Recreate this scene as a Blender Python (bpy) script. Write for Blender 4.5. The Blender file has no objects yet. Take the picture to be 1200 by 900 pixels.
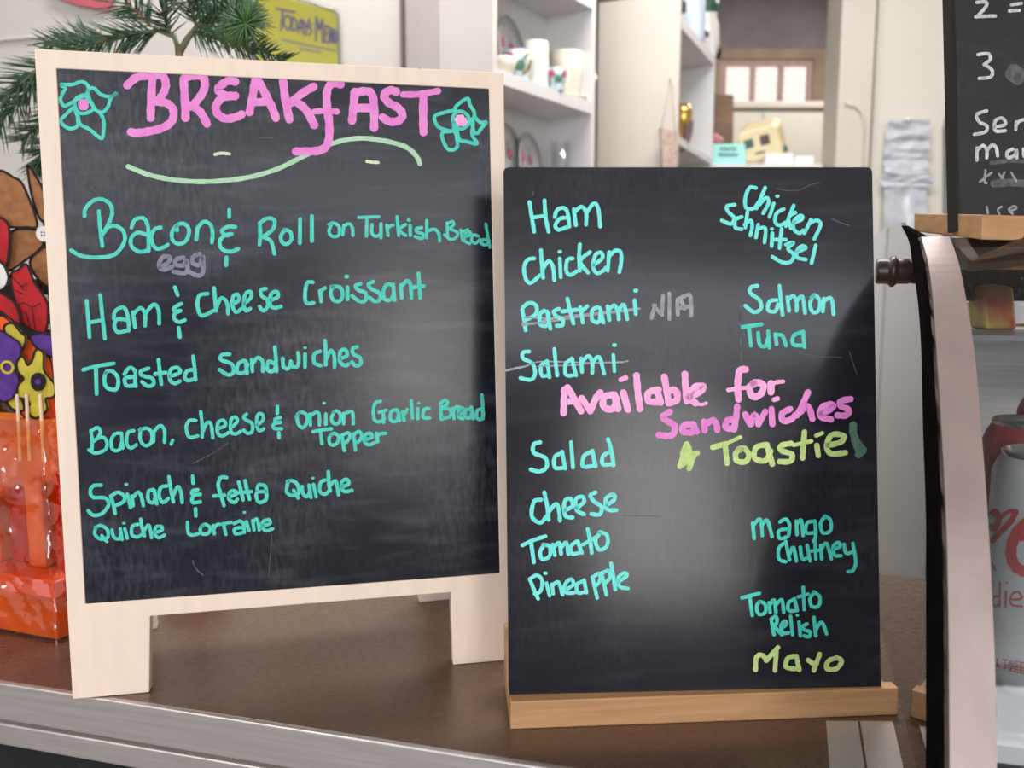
import bpy, bmesh, math, random
from mathutils import Vector as V, noise
import numpy as np
random.seed(7)
sc = bpy.context.scene
ZC = 1.15                      # counter top height
EYE = V((0, 0, ZC + .345))
TH = math.radians(7)
# ---------------------------------------------------------------- camera
cam = bpy.data.cameras.new('camera'); co = bpy.data.objects.new('camera', cam); sc.collection.objects.link(co)
co.location = EYE; co.rotation_euler = (math.pi/2 - TH, 0, 0)
cam.sensor_fit = 'HORIZONTAL'; cam.sensor_width = 36; cam.lens = 30; cam.clip_start = .02
cam.dof.use_dof = True; cam.dof.focus_distance = .69; cam.dof.aperture_fstop = 6.5
sc.camera = co
# ---------------------------------------------------------------- world, lights, exposure
w = bpy.data.worlds.new('world'); sc.world = w; w.use_nodes = True
w.node_tree.nodes['Background'].inputs[0].default_value = (.75, .85, 1, 1)
w.node_tree.nodes['Background'].inputs[1].default_value = .6
sc.view_settings.view_transform = 'Standard'; sc.view_settings.look = 'None'
sc.view_settings.exposure = 0.25; sc.view_settings.gamma = 1; sc.view_settings.use_curve_mapping = False
def area(name, loc, rot, sx, sy, power, col):
    l = bpy.data.lights.new(name, 'AREA'); l.shape = 'RECTANGLE'; l.size = sx; l.size_y = sy
    l.energy = power; l.color = col
    o = bpy.data.objects.new(name, l); o.location = loc; o.rotation_euler = rot; sc.collection.objects.link(o)
    return o
PI = math.pi
area('door_daylight', (1.35, -3.93, 1.44), (PI/2, 0, 0), .88, 1.24, 46, (1, .97, .93))       # glass shop door
area('window_fill', (-1.7, -3.93, 1.6), (PI/2, 0, 0), 1.7, 1.3, 46, (.9, .95, 1))          # added fill, as from an unseen shop window
area('transom_fill', (.25, -3.93, 2.58), (PI/2, 0, 0), 5.2, .55, 62, (.92, .95, 1))        # added unseen window row, greys the boards' upper reflections
area('ceiling_fill', (-1.6, .1, 2.96), (0, 0, 0), .3, 1.2, 16, (1, .95, .88))  # added fill light overhead, no fitting in view
area('kitchen_fill', (.3, 1.75, 2.96), (0, 0, 0), 1.8, .4, 48, (1, .97, .94))  # added fill that brightens the background walls and shelves
area('case_fill', (.62, .68, ZC+.352), (0, 0, math.radians(-18)), .5, .02, .55, (.95, .97, 1))  # added unseen light strip, brightens the cans and case interior
area('back_room_fill', (1.5, 3.5, 2.96), (0, 0, 0), .6, .3, 17, (1, .93, .9))  # added fill that lifts the cupboard and far wall

# ---------------------------------------------------------------- helpers
COL = sc.collection
def ray(px, py):
    x = (px-600)/1000; y = -(py-450)/1000
    return V((x, y*math.sin(TH)+math.cos(TH), y*math.cos(TH)-math.sin(TH)))
def P(px, py, Y):
    d = ray(px, py); return EYE + d*(Y/d.y)
def on_z(px, py, z=ZC):
    d = ray(px, py); return EYE + d*((z-EYE.z)/d.z)
def on_plane(px, py, p0, n):
    d = ray(px, py); return EYE + d*((p0-EYE).dot(n)/d.dot(n))
def thing(name, label, cat, loc, group=None):
    o = bpy.data.objects.new(name, None); COL.objects.link(o); o.empty_display_size = .02
    o.location = loc; o['label'] = label; o['category'] = cat
    if group: o['group'] = group
    return o
def rootloc(p):
    while p.parent: p = p.parent
    return V(p.location)
def mesh(name, verts, faces, mat, parent=None, label=None, smooth=False, bevel=0, kind=None):
    me = bpy.data.meshes.new(name)
    off = rootloc(parent) if parent else V((0, 0, 0))
    me.from_pydata([tuple(V(v)-off) for v in verts], [], [tuple(f) for f in faces])
    bm = bmesh.new(); bm.from_mesh(me); bmesh.ops.recalc_face_normals(bm, faces=bm.faces)
    bm.to_mesh(me); bm.free()
    me.materials.append(mat)
    if smooth:
        for p in me.polygons: p.use_smooth = True
    o = bpy.data.objects.new(name, me); COL.objects.link(o)
    if parent: o.parent = parent
    if label: o['label'] = label
    if kind: o['kind'] = kind
    if bevel:
        b = o.modifiers.new('bevel', 'BEVEL'); b.width = bevel; b.segments = 3; b.limit_method = 'ANGLE'
    return o
def tag(o, label, cat, group=None):
    o['label'] = label; o['category'] = cat
    if group: o['group'] = group
    return o
class MB:
    def __init__(s): s.v = []; s.f = []
    def add(s, vs, fs):
        n = len(s.v); s.v += [V(v) for v in vs]; s.f += [tuple(i+n for i in f) for f in fs]; return s
    def hexa(s, b, t):      # bottom 4, top 4
        return s.add(list(b)+list(t), [(3,2,1,0),(4,5,6,7),(0,1,5,4),(1,2,6,5),(2,3,7,6),(3,0,4,7)])
    def box(s, x0, x1, y0, y1, z0, z1):
        return s.hexa([(x0,y0,z0),(x1,y0,z0),(x1,y1,z0),(x0,y1,z0)], [(x0,y0,z1),(x1,y0,z1),(x1,y1,z1),(x0,y1,z1)])
    def prism(s, poly, d):  # polygon of 3-D points extruded by vector d
        n = len(poly); d = V(d); poly = [V(p) for p in poly]
        return s.add(poly+[p+d for p in poly], [tuple(range(n-1,-1,-1)), tuple(range(n,2*n))]+[(i,(i+1)%n,(i+1)%n+n,i+n) for i in range(n)])
    def tube(s, pts, r, n=8, cap=True):
        pts = [V(p) for p in pts]; rs = r if isinstance(r, (list, tuple)) else [r]*len(pts)
        vs = []; fs = []
        for i, p in enumerate(pts):
            t = (pts[min(i+1, len(pts)-1)]-pts[max(i-1, 0)]).normalized()
            a = t.cross(V((0,0,1)));
            if a.length < .1: a = t.cross(V((0,1,0)))
            a.normalize(); b = t.cross(a)
            for k in range(n):
                an = 2*PI*k/n; vs.append(p+(a*math.cos(an)+b*math.sin(an))*rs[i])
        for i in range(len(pts)-1):
            for k in range(n):
                fs.append((i*n+k, i*n+(k+1)%n, (i+1)*n+(k+1)%n, (i+1)*n+k))
        if cap: fs += [tuple(range(n))[::-1], tuple((len(pts)-1)*n+k for k in range(n))]
        return s.add(vs, fs)
    def lathe(s, prof, c, ax=(0,0,1), n=32):   # prof: (radius, height)
        c = V(c); ax = V(ax).normalized(); a = ax.cross(V((0,0,1)))
        if a.length < .1: a = ax.cross(V((0,1,0)))
        a.normalize(); b = ax.cross(a); vs = []; fs = []
        for r, h in prof:
            for k in range(n):
                an = 2*PI*k/n; vs.append(c+ax*h+(a*math.cos(an)+b*math.sin(an))*max(r, 1e-5))
        for i in range(len(prof)-1):
            for k in range(n): fs.append((i*n+k, i*n+(k+1)%n, (i+1)*n+(k+1)%n, (i+1)*n+k))
        return s.add(vs, fs)
    def build(s, name, mat, parent=None, **k): return mesh(name, s.v, s.f, mat, parent, **k)

def mat(name, col, rough=.6, metal=0, noise_amt=0, scale=30, col2=None, bump=0, stretch=(1,1,1), spec=.5, rough2=None, trans=0, emit=None, es=0, coat=0):
    m = bpy.data.materials.new(name); m.use_nodes = True; nt = m.node_tree; b = nt.nodes['Principled BSDF']
    b.inputs['Base Color'].default_value = (*col, 1); b.inputs['Roughness'].default_value = rough
    b.inputs['Metallic'].default_value = metal; b.inputs['Specular IOR Level'].default_value = spec
    b.inputs['Transmission Weight'].default_value = trans; b.inputs['Coat Weight'].default_value = coat
    if emit: b.inputs['Emission Color'].default_value = (*emit, 1); b.inputs['Emission Strength'].default_value = es
    tc = nt.nodes.new('ShaderNodeTexCoord'); mp = nt.nodes.new('ShaderNodeMapping'); mp.inputs['Scale'].default_value = stretch
    nz = nt.nodes.new('ShaderNodeTexNoise'); nz.inputs['Scale'].default_value = scale; nz.inputs['Detail'].default_value = 6
    nt.links.new(tc.outputs['Object'], mp.inputs[0]); nt.links.new(mp.outputs[0], nz.inputs['Vector'])
    if col2 or noise_amt:
        c2 = col2 or tuple(c*(1-noise_amt) for c in col)
        r = nt.nodes.new('ShaderNodeValToRGB'); r.color_ramp.elements[0].position = .35; r.color_ramp.elements[1].position = .65
        r.color_ramp.elements[0].color = (*col, 1); r.color_ramp.elements[1].color = (*c2, 1)
        nt.links.new(nz.outputs['Fac'], r.inputs[0]); nt.links.new(r.outputs[0], b.inputs['Base Color'])
    if rough2 is not None:
        mr = nt.nodes.new('ShaderNodeMapRange'); mr.inputs[1].default_value = .3; mr.inputs[2].default_value = .7
        mr.inputs[3].default_value = rough; mr.inputs[4].default_value = rough2
        nt.links.new(nz.outputs['Fac'], mr.inputs[0]); nt.links.new(mr.outputs[0], b.inputs['Roughness'])
    if bump:
        bp = nt.nodes.new('ShaderNodeBump'); bp.inputs['Strength'].default_value = bump; bp.inputs['Distance'].default_value = .002
        nt.links.new(nz.outputs['Fac'], bp.inputs['Height']); nt.links.new(bp.outputs[0], b.inputs['Normal'])
    return m
def glassy(name, tint=(1,1,1), gloss=.12, rough=.02, facing=True):
    m = bpy.data.materials.new(name); m.use_nodes = True; nt = m.node_tree; nt.nodes.clear()
    o = nt.nodes.new('ShaderNodeOutputMaterial'); mx = nt.nodes.new('ShaderNodeMixShader')
    t = nt.nodes.new('ShaderNodeBsdfTransparent'); t.inputs[0].default_value = (*tint, 1)
    g = nt.nodes.new('ShaderNodeBsdfGlossy'); g.inputs['Roughness'].default_value = rough
    nt.links.new(t.outputs[0], mx.inputs[1]); nt.links.new(g.outputs[0], mx.inputs[2]); nt.links.new(mx.outputs[0], o.inputs[0])
    if facing:
        f = nt.nodes.new('ShaderNodeFresnel'); f.inputs[0].default_value = 1.5
        a = nt.nodes.new('ShaderNodeMath'); a.operation = 'ADD'; a.use_clamp = True; a.inputs[1].default_value = gloss
        nt.links.new(f.outputs[0], a.inputs[0]); nt.links.new(a.outputs[0], mx.inputs[0])
    else: mx.inputs[0].default_value = gloss
    return m
def slate(name, base, dust, amt, r0, r1, spec=.5):       # chalkboard: black paint, wiped chalk dust, scratches
    m = bpy.data.materials.new(name); m.use_nodes = True; nt = m.node_tree; b = nt.nodes['Principled BSDF']
    tc = nt.nodes.new('ShaderNodeTexCoord'); L = nt.links.new; b.inputs['Specular IOR Level'].default_value = spec
    def nz(scale, st, rot=0, det=5):
        mp = nt.nodes.new('ShaderNodeMapping'); mp.inputs['Scale'].default_value = st; mp.inputs['Rotation'].default_value = (0, rot, 0)
        n = nt.nodes.new('ShaderNodeTexNoise'); n.inputs['Scale'].default_value = scale; n.inputs['Detail'].default_value = det
        L(tc.outputs['Object'], mp.inputs[0]); L(mp.outputs[0], n.inputs['Vector']); return n.outputs['Fac']
    def ramp(src, lo, hi):
        r = nt.nodes.new('ShaderNodeMapRange'); r.inputs[1].default_value = lo; r.inputs[2].default_value = hi; r.clamp = True
        L(src, r.inputs[0]); return r.outputs[0]
    def mul(a, c): 
        x = nt.nodes.new('ShaderNodeMath'); x.operation = 'MULTIPLY'; L(a, x.inputs[0])
        if isinstance(c, float): x.inputs[1].default_value = c
        else: L(c, x.inputs[1])
        return x.outputs[0]
    def add(a, c):
        x = nt.nodes.new('ShaderNodeMath'); x.operation = 'ADD'; x.use_clamp = True; L(a, x.inputs[0]); L(c, x.inputs[1]); return x.outputs[0]
    big = ramp(nz(5, (1,1,1), .5), .4, .75); weave = ramp(nz(300, (1,1,.3)), .35, .75); wipe = ramp(nz(50, (.25,1,1.5), .7), .5, .8)
    f = add(mul(mul(big, weave), amt), mul(wipe, amt*.5))
    f = add(f, mul(ramp(nz(900, (1,1,1), 0, 2), .72, .8), amt*.8))
    mx = nt.nodes.new('ShaderNodeMix'); mx.data_type = 'RGBA'; L(f, mx.inputs[0])
    mx.inputs[6].default_value = (*base, 1); mx.inputs[7].default_value = (*dust, 1); L(mx.outputs[2], b.inputs['Base Color'])
    mr = nt.nodes.new('ShaderNodeMapRange'); mr.inputs[3].default_value = r0; mr.inputs[4].default_value = r1; L(big, mr.inputs[0]); L(mr.outputs[0], b.inputs['Roughness'])
    bp = nt.nodes.new('ShaderNodeBump'); bp.inputs['Strength'].default_value = .03; bp.inputs['Distance'].default_value = .0003
    L(weave, bp.inputs['Height']); L(bp.outputs[0], b.inputs['Normal'])
    return m
M = dict(
    slate_l=slate('slate_left', (.014,.015,.023), (.15,.15,.18), .52, .20, .32, .19),
    slate_r=slate('slate_right', (.016,.016,.022), (.12,.12,.14), .28, .15, .22, .20),
    slate_t=slate('slate_top', (.02,.02,.024), (.14,.14,.15), .25, .35, .45),
    pale_wood=mat('pale_wood', (.86,.69,.57), .55, noise_amt=.06, scale=14, stretch=(6,1,1), bump=.05),
    rail_wood=mat('rail_wood', (.80,.66,.52), .55, noise_amt=.07, scale=14, stretch=(6,1,1), bump=.05),
    oak=mat('oak', (.52,.29,.14), .5, col2=(.42,.22,.095), scale=18, stretch=(.5,4,9), bump=.1),
    oak_top=mat('oak_top', (.62,.42,.25), .5, col2=(.50,.32,.17), scale=18, stretch=(.5,9,9), bump=.1),
    teal=mat('teal_chalk', (.04,.55,.44), .6, col2=(.08,.64,.52), scale=120),
    aqua=mat('aqua_chalk', (.12,.72,.66), .6, col2=(.18,.78,.72), scale=120),
    pink=mat('pink_chalk', (.74,.18,.58), .6, col2=(.80,.27,.64), scale=90),
    pink2=mat('pale_pink_chalk', (.90,.42,.70), .6, col2=(.88,.34,.66), scale=90),
    mint=mat('mint_chalk', (.36,.60,.38), .7, col2=(.46,.70,.48), scale=200),
    cream_chalk=mat('cream_chalk', (.72,.82,.58), .7, noise_amt=.15, scale=200),
    lime=mat('lime_chalk', (.42,.60,.18), .7, col2=(.58,.72,.28), scale=160),
    dkgreen=mat('faded_green_chalk', (.06,.13,.09), .6, col2=(.09,.2,.13), scale=120),
    grey_chalk=mat('grey_chalk', (.17,.17,.25), .7, col2=(.24,.24,.32), scale=150),
    grey2=mat('pale_grey_chalk', (.36,.36,.40), .7, col2=(.25,.25,.29), scale=150),
    white_chalk=mat('white_chalk', (.70,.70,.70), .8, col2=(.42,.42,.42), scale=260),
    dust=mat('chalk_dust', (.13,.13,.14), .8, col2=(.06,.06,.065), scale=150),
    counter=mat('brown_counter_steel', (.185,.118,.086), .24, metal=.45, col2=(.155,.10,.072), scale=420, stretch=(.25,1,1), rough2=.30),
    steel=mat('brushed_steel', (.60,.56,.55), .36, metal=.7, col2=(.48,.45,.45), scale=9, stretch=(1,1,30), rough2=.42),
    steel_pink=mat('warm_brushed_steel', (.37,.285,.27), .48, metal=.4, col2=(.33,.25,.24), scale=40, stretch=(1,1,.3), rough2=.5),
    steel_pale=mat('pale_steel', (.60,.56,.53), .4, metal=.5, noise_amt=.1, scale=20),
    rubber=mat('black_rubber', (.012,.011,.011), .5, noise_amt=.3, scale=60, spec=0),
    brown_plastic=mat('dark_brown_plastic', (.05,.03,.022), .35, noise_amt=.2),
    black=mat('black_plastic', (.008,.008,.009), .35, noise_amt=.1),
    dark_panel=mat('dark_stone_panel', (.045,.034,.028), .3, col2=(.09,.07,.06), scale=160),
    wall=mat('off_white_wall', (.54,.51,.48), .85, noise_amt=.06, scale=6),
    wall_pale=mat('white_painted_board', (.62,.58,.56), .7, noise_amt=.04, scale=6),
    wall_cream=mat('cream_wall', (.63,.60,.53), .8, noise_amt=.05, scale=4),
    mauve=mat('mauve_grey_wall', (.235,.21,.225), .85, col2=(.30,.27,.28), scale=5),
    cream=mat('cream_painted_panel', (.56,.51,.45), .65, noise_amt=.06, scale=5),
    cream2=mat('cream_cupboard_paint', (.60,.58,.49), .5, noise_amt=.04),
    white=mat('white_shelf_paint', (.64,.62,.62), .6, noise_amt=.03, scale=8),
    seam=mat('dark_seam', (.16,.12,.11), .8, noise_amt=.2),
    floor=mat('floor_vinyl', (.22,.19,.16), .5, noise_amt=.3, scale=5),
    ceil=mat('ceiling_paint', (.75,.73,.70), .9, noise_amt=.03),
    frame_wood=mat('brown_window_wood', (.36,.26,.18), .6, col2=(.28,.20,.14), scale=12),
    rosy_wood=mat('rosy_window_wood', (.50,.36,.31), .6, noise_amt=.2),
    china=mat('white_china', (.72,.70,.66), .2, noise_amt=.05),
    china_cream=mat('cream_china', (.72,.66,.56), .25, noise_amt=.1),
    china_blue=mat('floral_blue_china', (.25,.42,.48), .3, col2=(.66,.72,.74), scale=70),
    china_grey=mat('floral_grey_china', (.36,.38,.40), .35, col2=(.54,.50,.50), scale=40),
    rose=mat('rose_paint', (.60,.14,.24), .4, noise_amt=.3, scale=100),
    leafp=mat('leaf_paint', (.08,.22,.14), .4, noise_amt=.3),
    gold=mat('gold', (.75,.45,.12), .25, metal=.9, noise_amt=.2),
    silver=mat('silver', (.8,.8,.8), .15, metal=.9, noise_amt=.1),
    brown_bag=mat('brown_wrapping', (.30,.20,.16), .35, col2=(.44,.33,.28), scale=60, bump=.6),
    plum=mat('plum_card', (.10,.05,.06), .5, noise_amt=.3),
    picture=mat('brown_picture', (.22,.12,.07), .6, col2=(.12,.08,.05), scale=14, stretch=(.4,1,3)),
    cyan=mat('pale_turquoise_card', (.33,.72,.68), .6, noise_amt=.03),
    ink=mat('dark_ink', (.05,.06,.07), .7, noise_amt=.1),
    yellow_cream=mat('yellow_cream_ceramic', (.70,.60,.36), .35, noise_amt=.12, scale=20),
    dkgreen_paint=mat('dark_green_paint', (.03,.10,.08), .4, noise_amt=.2),
    paper=mat('white_paper', (.75,.75,.78), .7, noise_amt=.04),
    pinkflower=mat('pink_petal', (.80,.35,.40), .6, noise_amt=.2, scale=80),
    leaf=mat('fresh_leaf', (.12,.28,.06), .5, noise_amt=.3),
    needle=mat('fir_needle', (.035,.085,.045), .45, col2=(.07,.15,.08), scale=20),
    needle2=mat('fresh_fir_needle', (.09,.19,.06), .45, col2=(.05,.12,.05), scale=20),
    bark=mat('green_bark', (.12,.15,.08), .7, col2=(.16,.11,.06), scale=60, bump=.4),
    orange_twig=mat('orange_twig', (.50,.18,.05), .6, noise_amt=.3),
    yellow=mat('yellow_paper', (.92,.84,.04), .6, noise_amt=.05),
    purple_ink=mat('purple_ink', (.17,.14,.34), .6, noise_amt=.1),
    red_poster=mat('red_poster', (.50,.09,.13), .6, noise_amt=.1),
    felt_brown=mat('brown_felt', (.33,.145,.06), .95, col2=(.25,.10,.04), scale=120, bump=.5),
    felt_edge=mat('dark_felt', (.018,.010,.010), .95, noise_amt=.3, scale=100),
    felt_red=mat('red_felt', (.45,.012,.018), .9, col2=(.32,.008,.014), scale=60, bump=.4),
    felt_purple=mat('purple_felt', (.10,.035,.26), .95, noise_amt=.3, scale=90, bump=.4),
    felt_yellow=mat('mustard_felt', (.55,.46,.05), .95, noise_amt=.2, scale=90, bump=.4),
    felt_orange=mat('orange_felt', (.80,.11,.02), .95, noise_amt=.2, scale=90, bump=.4),
    orange_box=mat('orange_card', (.74,.21,.015), .4, col2=(.50,.11,.008), scale=16),
    red_card=mat('red_packet', (.55,.02,.01), .35, noise_amt=.4, scale=25),
    pink_trim=mat('salmon_trim', (.75,.16,.13), .35, noise_amt=.1),
    stick=mat('white_stick', (.80,.62,.50), .5, noise_amt=.1),
    can=mat('can_aluminium', (.60,.61,.61), .30, metal=.35, noise_amt=.12, scale=30),
    canlid=mat('can_lid_aluminium', (.80,.78,.72), .22, metal=.9, noise_amt=.08),
    canred=mat('can_red_print', (.42,.05,.06), .35, noise_amt=.15),
    candark=mat('can_dark_red', (.32,.04,.05), .35, noise_amt=.15),
    grey_shelf=mat('grey_shelf', (.22,.23,.25), .35, metal=.4, noise_amt=.2),
    refl_y=mat('yellow_reflection', (.45,.42,.08), .4, col2=(.45,.07,.06), scale=45),
    refl_o=mat('orange_reflection', (.62,.25,.08), .4, noise_amt=.3),
    foil=mat('black_foil', (.012,.012,.014), .18, metal=.3, bump=1, scale=60, noise_amt=.2),
    glass=glassy('clear_glass', (.93,.95,.95), .02), 
    side_glass=glassy('case_side_glass', (.84,.88,.88), .30),
    dark_glass=mat('dark_cabinet_glass', (.012,.016,.018), .06, noise_amt=.2),
    cello=glassy('orange_cellophane', (1,.64,.32), .17, .05, False),
    plastic=glassy('clear_plastic', (.93,.94,.97), .28, .25, True),
    win=None,
)
def window_light():
    m = bpy.data.materials.new('daylit_pane'); m.use_nodes = True; nt = m.node_tree; b = nt.nodes['Principled BSDF']
    tc = nt.nodes.new('ShaderNodeTexCoord'); br = nt.nodes.new('ShaderNodeTexBrick'); mp = nt.nodes.new('ShaderNodeMapping')
    mp.inputs['Rotation'].default_value = (PI/2, 0, 0); br.inputs['Scale'].default_value = 7
    br.inputs['Color1'].default_value = (1,.78,.72,1); br.inputs['Color2'].default_value = (1,.88,.80,1); br.inputs['Mortar'].default_value = (.88,.66,.60,1)
    br.inputs['Mortar Size'].default_value = .03
    nt.links.new(tc.outputs['Object'], mp.inputs[0]); nt.links.new(mp.outputs[0], br.inputs[0])
    nt.links.new(br.outputs[0], b.inputs['Emission Color']); b.inputs['Emission Strength'].default_value = 1.0
    b.inputs['Base Color'].default_value = (.05,.05,.05,1); return m
M['win'] = window_light()

# ---- chalk strokes: polylines in pixels of the picture, laid on a surface as real ribbons
def smooth_line(pts):
    if len(pts) < 3: return pts
    q = [pts[0]]+pts+[pts[-1]]; out = []
    closed = (V(pts[0])-V(pts[-1])).length < 1e-6
    if closed: q[0] = pts[-2]; q[-1] = pts[1]
    for i in range(1, len(q)-2):
        p0, p1, p2, p3 = [V(a) for a in q[i-1:i+3]]
        for k in range(5):
            t = k/5
            out.append(.5*((2*p1)+(-p0+p2)*t+(2*p0-5*p1+4*p2-p3)*t*t+(-p0+3*p1-3*p2+p3)*t**3))
    out.append(V(pts[-1])); return out
def write(parent, material, hit, wpx, groups, label=None, name='lettering'):
    """groups: list of (ox, oy, scale, 'x,y x,y; x,y ...'[, width])"""
    mb = MB(); k = 0
    for g in groups:
        ox, oy, s, txt = g[:4]; wd = g[4] if len(g) > 4 else wpx
        for st in txt.split(';'):
            pts = [tuple(float(c) for c in a.split(',')) for a in st.split()]
            if not pts: continue
            pts = [V((ox+a/s, oy+b/s)) for a, b in pts]
            if len(pts) == 1: pts = [pts[0]-V((.6, 0)), pts[0]+V((.6, 0))]
            pts = smooth_line([tuple(p) for p in pts]); pts = [V(p) for p in pts]
            k += 1; lift = .00018+.000004*(k % 40); W = []
            h = wd/2; L = []; R = []
            for i, p in enumerate(pts):
                t = (pts[min(i+1, len(pts)-1)]-pts[max(i-1, 0)])
                if t.length < 1e-6: t = V((1, 0))
                t.normalize(); n = V((-t.y, t.x))
                hh = h*(1+.07*math.sin(i*1.7+k))
                L.append(p+n*hh); R.append(p-n*hh)
            t0 = (pts[0]-pts[1]).normalized(); t1 = (pts[-1]-pts[-2]).normalized()
            def cap(c, t):
                n = V((-t.y, t.x)); return [c+(n*math.cos(a)+t*math.sin(a))*h for a in [PI*j/6 for j in range(1, 6)]]
            # cap at the end goes L -> R around t1 ; at the start R -> L around t0
            def put(q):
                p3, nn = hit(q.x, q.y); return p3+nn*lift
            vs = [put(q) for q in L]+[put(q) for q in R]; n = len(L)
            fs = [(i, i+1, n+i+1, n+i) for i in range(n-1)]
            c1 = cap(pts[-1], t1); c0 = cap(pts[0], t0); b = len(vs)
            vs += [put(q) for q in c1]+[put(q) for q in c0]
            fs.append(tuple([n-1]+[b+i for i in range(5)]+[2*n-1])); fs.append(tuple([n]+[b+5+i for i in range(5)]+[0]))
            base = len(mb.v); mb.add(vs, fs)
    me = mb.build(name, material, parent, label=label)
    if name in ('scratch_marks', 'smudge', 'fold_line'): me['kind'] = 'stuff'
    # all faces must face the viewer
    m = me.data
    for p in m.polygons:
        c = p.center+rootloc(parent)
        if p.normal.dot(EYE-c) < 0: p.flip()
    return me

# ================================================================ SETTING
def struct(name, mb, m):
    o = mb.build(name, m); o['kind'] = 'structure'; return o
struct('floor', MB().box(-3.1, 3.6, -4.1, 5.6, -.1, 0), M['floor'])
struct('ceiling', MB().box(-3.1, 3.6, -4.1, 5.6, 3.0, 3.1), M['ceil'])
struct('wall_left', MB().box(-3.1, -3.0, -4.1, 5.6, 0, 3.0), M['wall'])
struct('wall_right', MB().box(3.5, 3.6, -4.1, 5.6, 0, 3.0), M['wall_cream'])
# shop front behind the camera, with a glass door and a window
fr = MB(); fr.box(-3.0, -2.55, -4.1, -4.0, 0, 2.28); fr.box(-2.55, -.85, -4.1, -4.0, 0, .95); fr.box(-2.55, -.85, -4.1, -4.0, 2.25, 2.28)
fr.box(-.85, .85, -4.1, -4.0, 0, 2.28); fr.box(.85, 1.85, -4.1, -4.0, 2.12, 2.28); fr.box(1.85, 3.5, -4.1, -4.0, 0, 2.28); fr.box(-3.0, 3.5, -4.1, -4.0, 2.88, 3.0)
for k in range(6): fr.box(-2.4+k*1.05, -2.34+k*1.05, -4.05, -3.95, 2.28, 2.88)
struct('wall_front', fr, M['mauve'])
d = MB()
d.box(.85, .91, -4.06, -3.98, 0, 2.12); d.box(1.79, 1.85, -4.06, -3.98, 0, 2.12); d.box(.91, 1.79, -4.06, -3.98, 0, .80); d.box(.91, 1.79, -4.06, -3.98, 2.06, 2.12)
do = d.build('door_1', M['black']); do['kind'] = 'structure'
d = MB(); d.box(-2.55, -2.49, -4.06, -3.98, .95, 2.25); d.box(-.91, -.85, -4.06, -3.98, .95, 2.25); d.box(-2.49, -.91, -4.06, -3.98, .95, 1.0); d.box(-2.49, -.91, -4.06, -3.98, 2.2, 2.25)
do = d.build('window_1', M['black']); do['kind'] = 'structure'
# back walls
xL = P(474, 300, 2.3).x
struct('wall_back', MB().box(-3.0, xL, 2.3, 2.4, 0, 3.0), M['wall'])
xa = P(395, 40, 2.3).x
struct('trim_1', MB().box(xL, P(477.5, 300, 2.3).x, 2.28, 2.4, 0, 3.0), M['seam'])
A1 = P(578, 327, 1.9); B1 = P(695, 327, 2.28)
u1 = (B1-A1); u1.z = 0; u1.normalize(); n1 = V((-u1.y, u1.x, 0))     # n1 points to the back of the unit
struct('trim_2', MB().prism([(P(477.5,300,2.3).x, 2.3, 0), (A1+n1*.146).to_2d().to_3d(), ((A1+n1*.146).x, (A1+n1*.146).y+.02, 0), (P(477.5,300,2.3).x, 2.33, 0)], (0,0,3.0)), M['wall_pale'])
struct('wall_far', MB().box(-3.0, 3.5, 4.6, 4.7, 0, 3.0), M['mauve'])
struct('wall_kitchen', MB().box(P(1022,100,2.9).x, 3.5, 2.9, 3.0, 0, 3.0), M['wall_cream'])
xp = P(983, 100, 2.86).x
struct('trim_3', MB().box(xp, P(1022.5,100,2.86).x, 2.86, 2.99, 0, 3.0), M['cream'])
struct('trim_4', MB().box(P(1022.5,100,2.86).x, P(1022.5,100,2.86).x+.016, 2.885, 2.9, 0, 3.0), M['seam'])
# far window
wn = MB(); Yw = 4.6
def rectpx(mb, x0, y0, x1, y1, Y, th):
    a = P(x0, y0, Y); b = P(x1, y1, Y); mb.box(a.x, b.x, Y-th, Y, b.z, a.z); return mb
rectpx(wn, 833, 60, 965, 72, Yw, .05); rectpx(wn, 950, 72, 965, 135, Yw, .05); rectpx(wn, 826, 60, 840, 135, Yw, .05)
wo = struct('window_2', wn, M['frame_wood'])
sash = MB(); rectpx(sash, 840, 72, 950, 79, Yw, .035)
for x in (840, 878, 910.5, 944): rectpx(sash, x, 79, x+(8 if x == 840 else 4 if x < 940 else 6), 135, Yw, .035)
sash.build('window_sash', M['rosy_wood'], wo)
for x0, x1 in ((848, 878), (882, 910.5), (914.5, 944)):
    rectpx(MB(), x0, 79, x1, 135, Yw, .01).build('window_pane', M['win'], wo)

# ================================================================ COUNTER
E0 = on_z(0, 797); E1 = on_z(650, 897); ue = (E1-E0); ue.z = 0; ue.normalize(); ve = V((-ue.y, ue.x, 0))   # ve: away from the customer
E0 = V(E0); O = E0-ue*1.3; LEN = 3.2
back = on_z(1040, 672); dep = (back-E0).dot(ve)
def crect(mb, a0, a1, b0, b1, z0, z1):
    q = [O+ue*a0+ve*b0, O+ue*a1+ve*b0, O+ue*a1+ve*b1, O+ue*a0+ve*b1]
    return mb.hexa([(p.x, p.y, z0) for p in q], [(p.x, p.y, z1) for p in q])
ct = thing('shop_counter', 'brown metal topped serving counter with a steel front lip under both menu boards', 'counter', (O+ue*1.6+ve*.3).to_2d().to_3d())
crect(MB(), 0, LEN, 0, dep, ZC-.012, ZC).build('counter_top', M['counter'], ct, bevel=.002)
crect(MB(), 0, LEN, -.004, .02, ZC-.034, ZC-.0005).build('front_lip', M['steel'], ct, bevel=.0015, label='brushed steel lip')
crect(MB(), 0, LEN, -.002, .015, ZC-.0365, ZC-.034).build('shadow_gap', M['seam'], ct)
crect(MB(), 0, LEN, -.006, .02, ZC-.056, ZC-.0365).build('lower_rail', M['steel'], ct, bevel=.0015)
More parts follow.
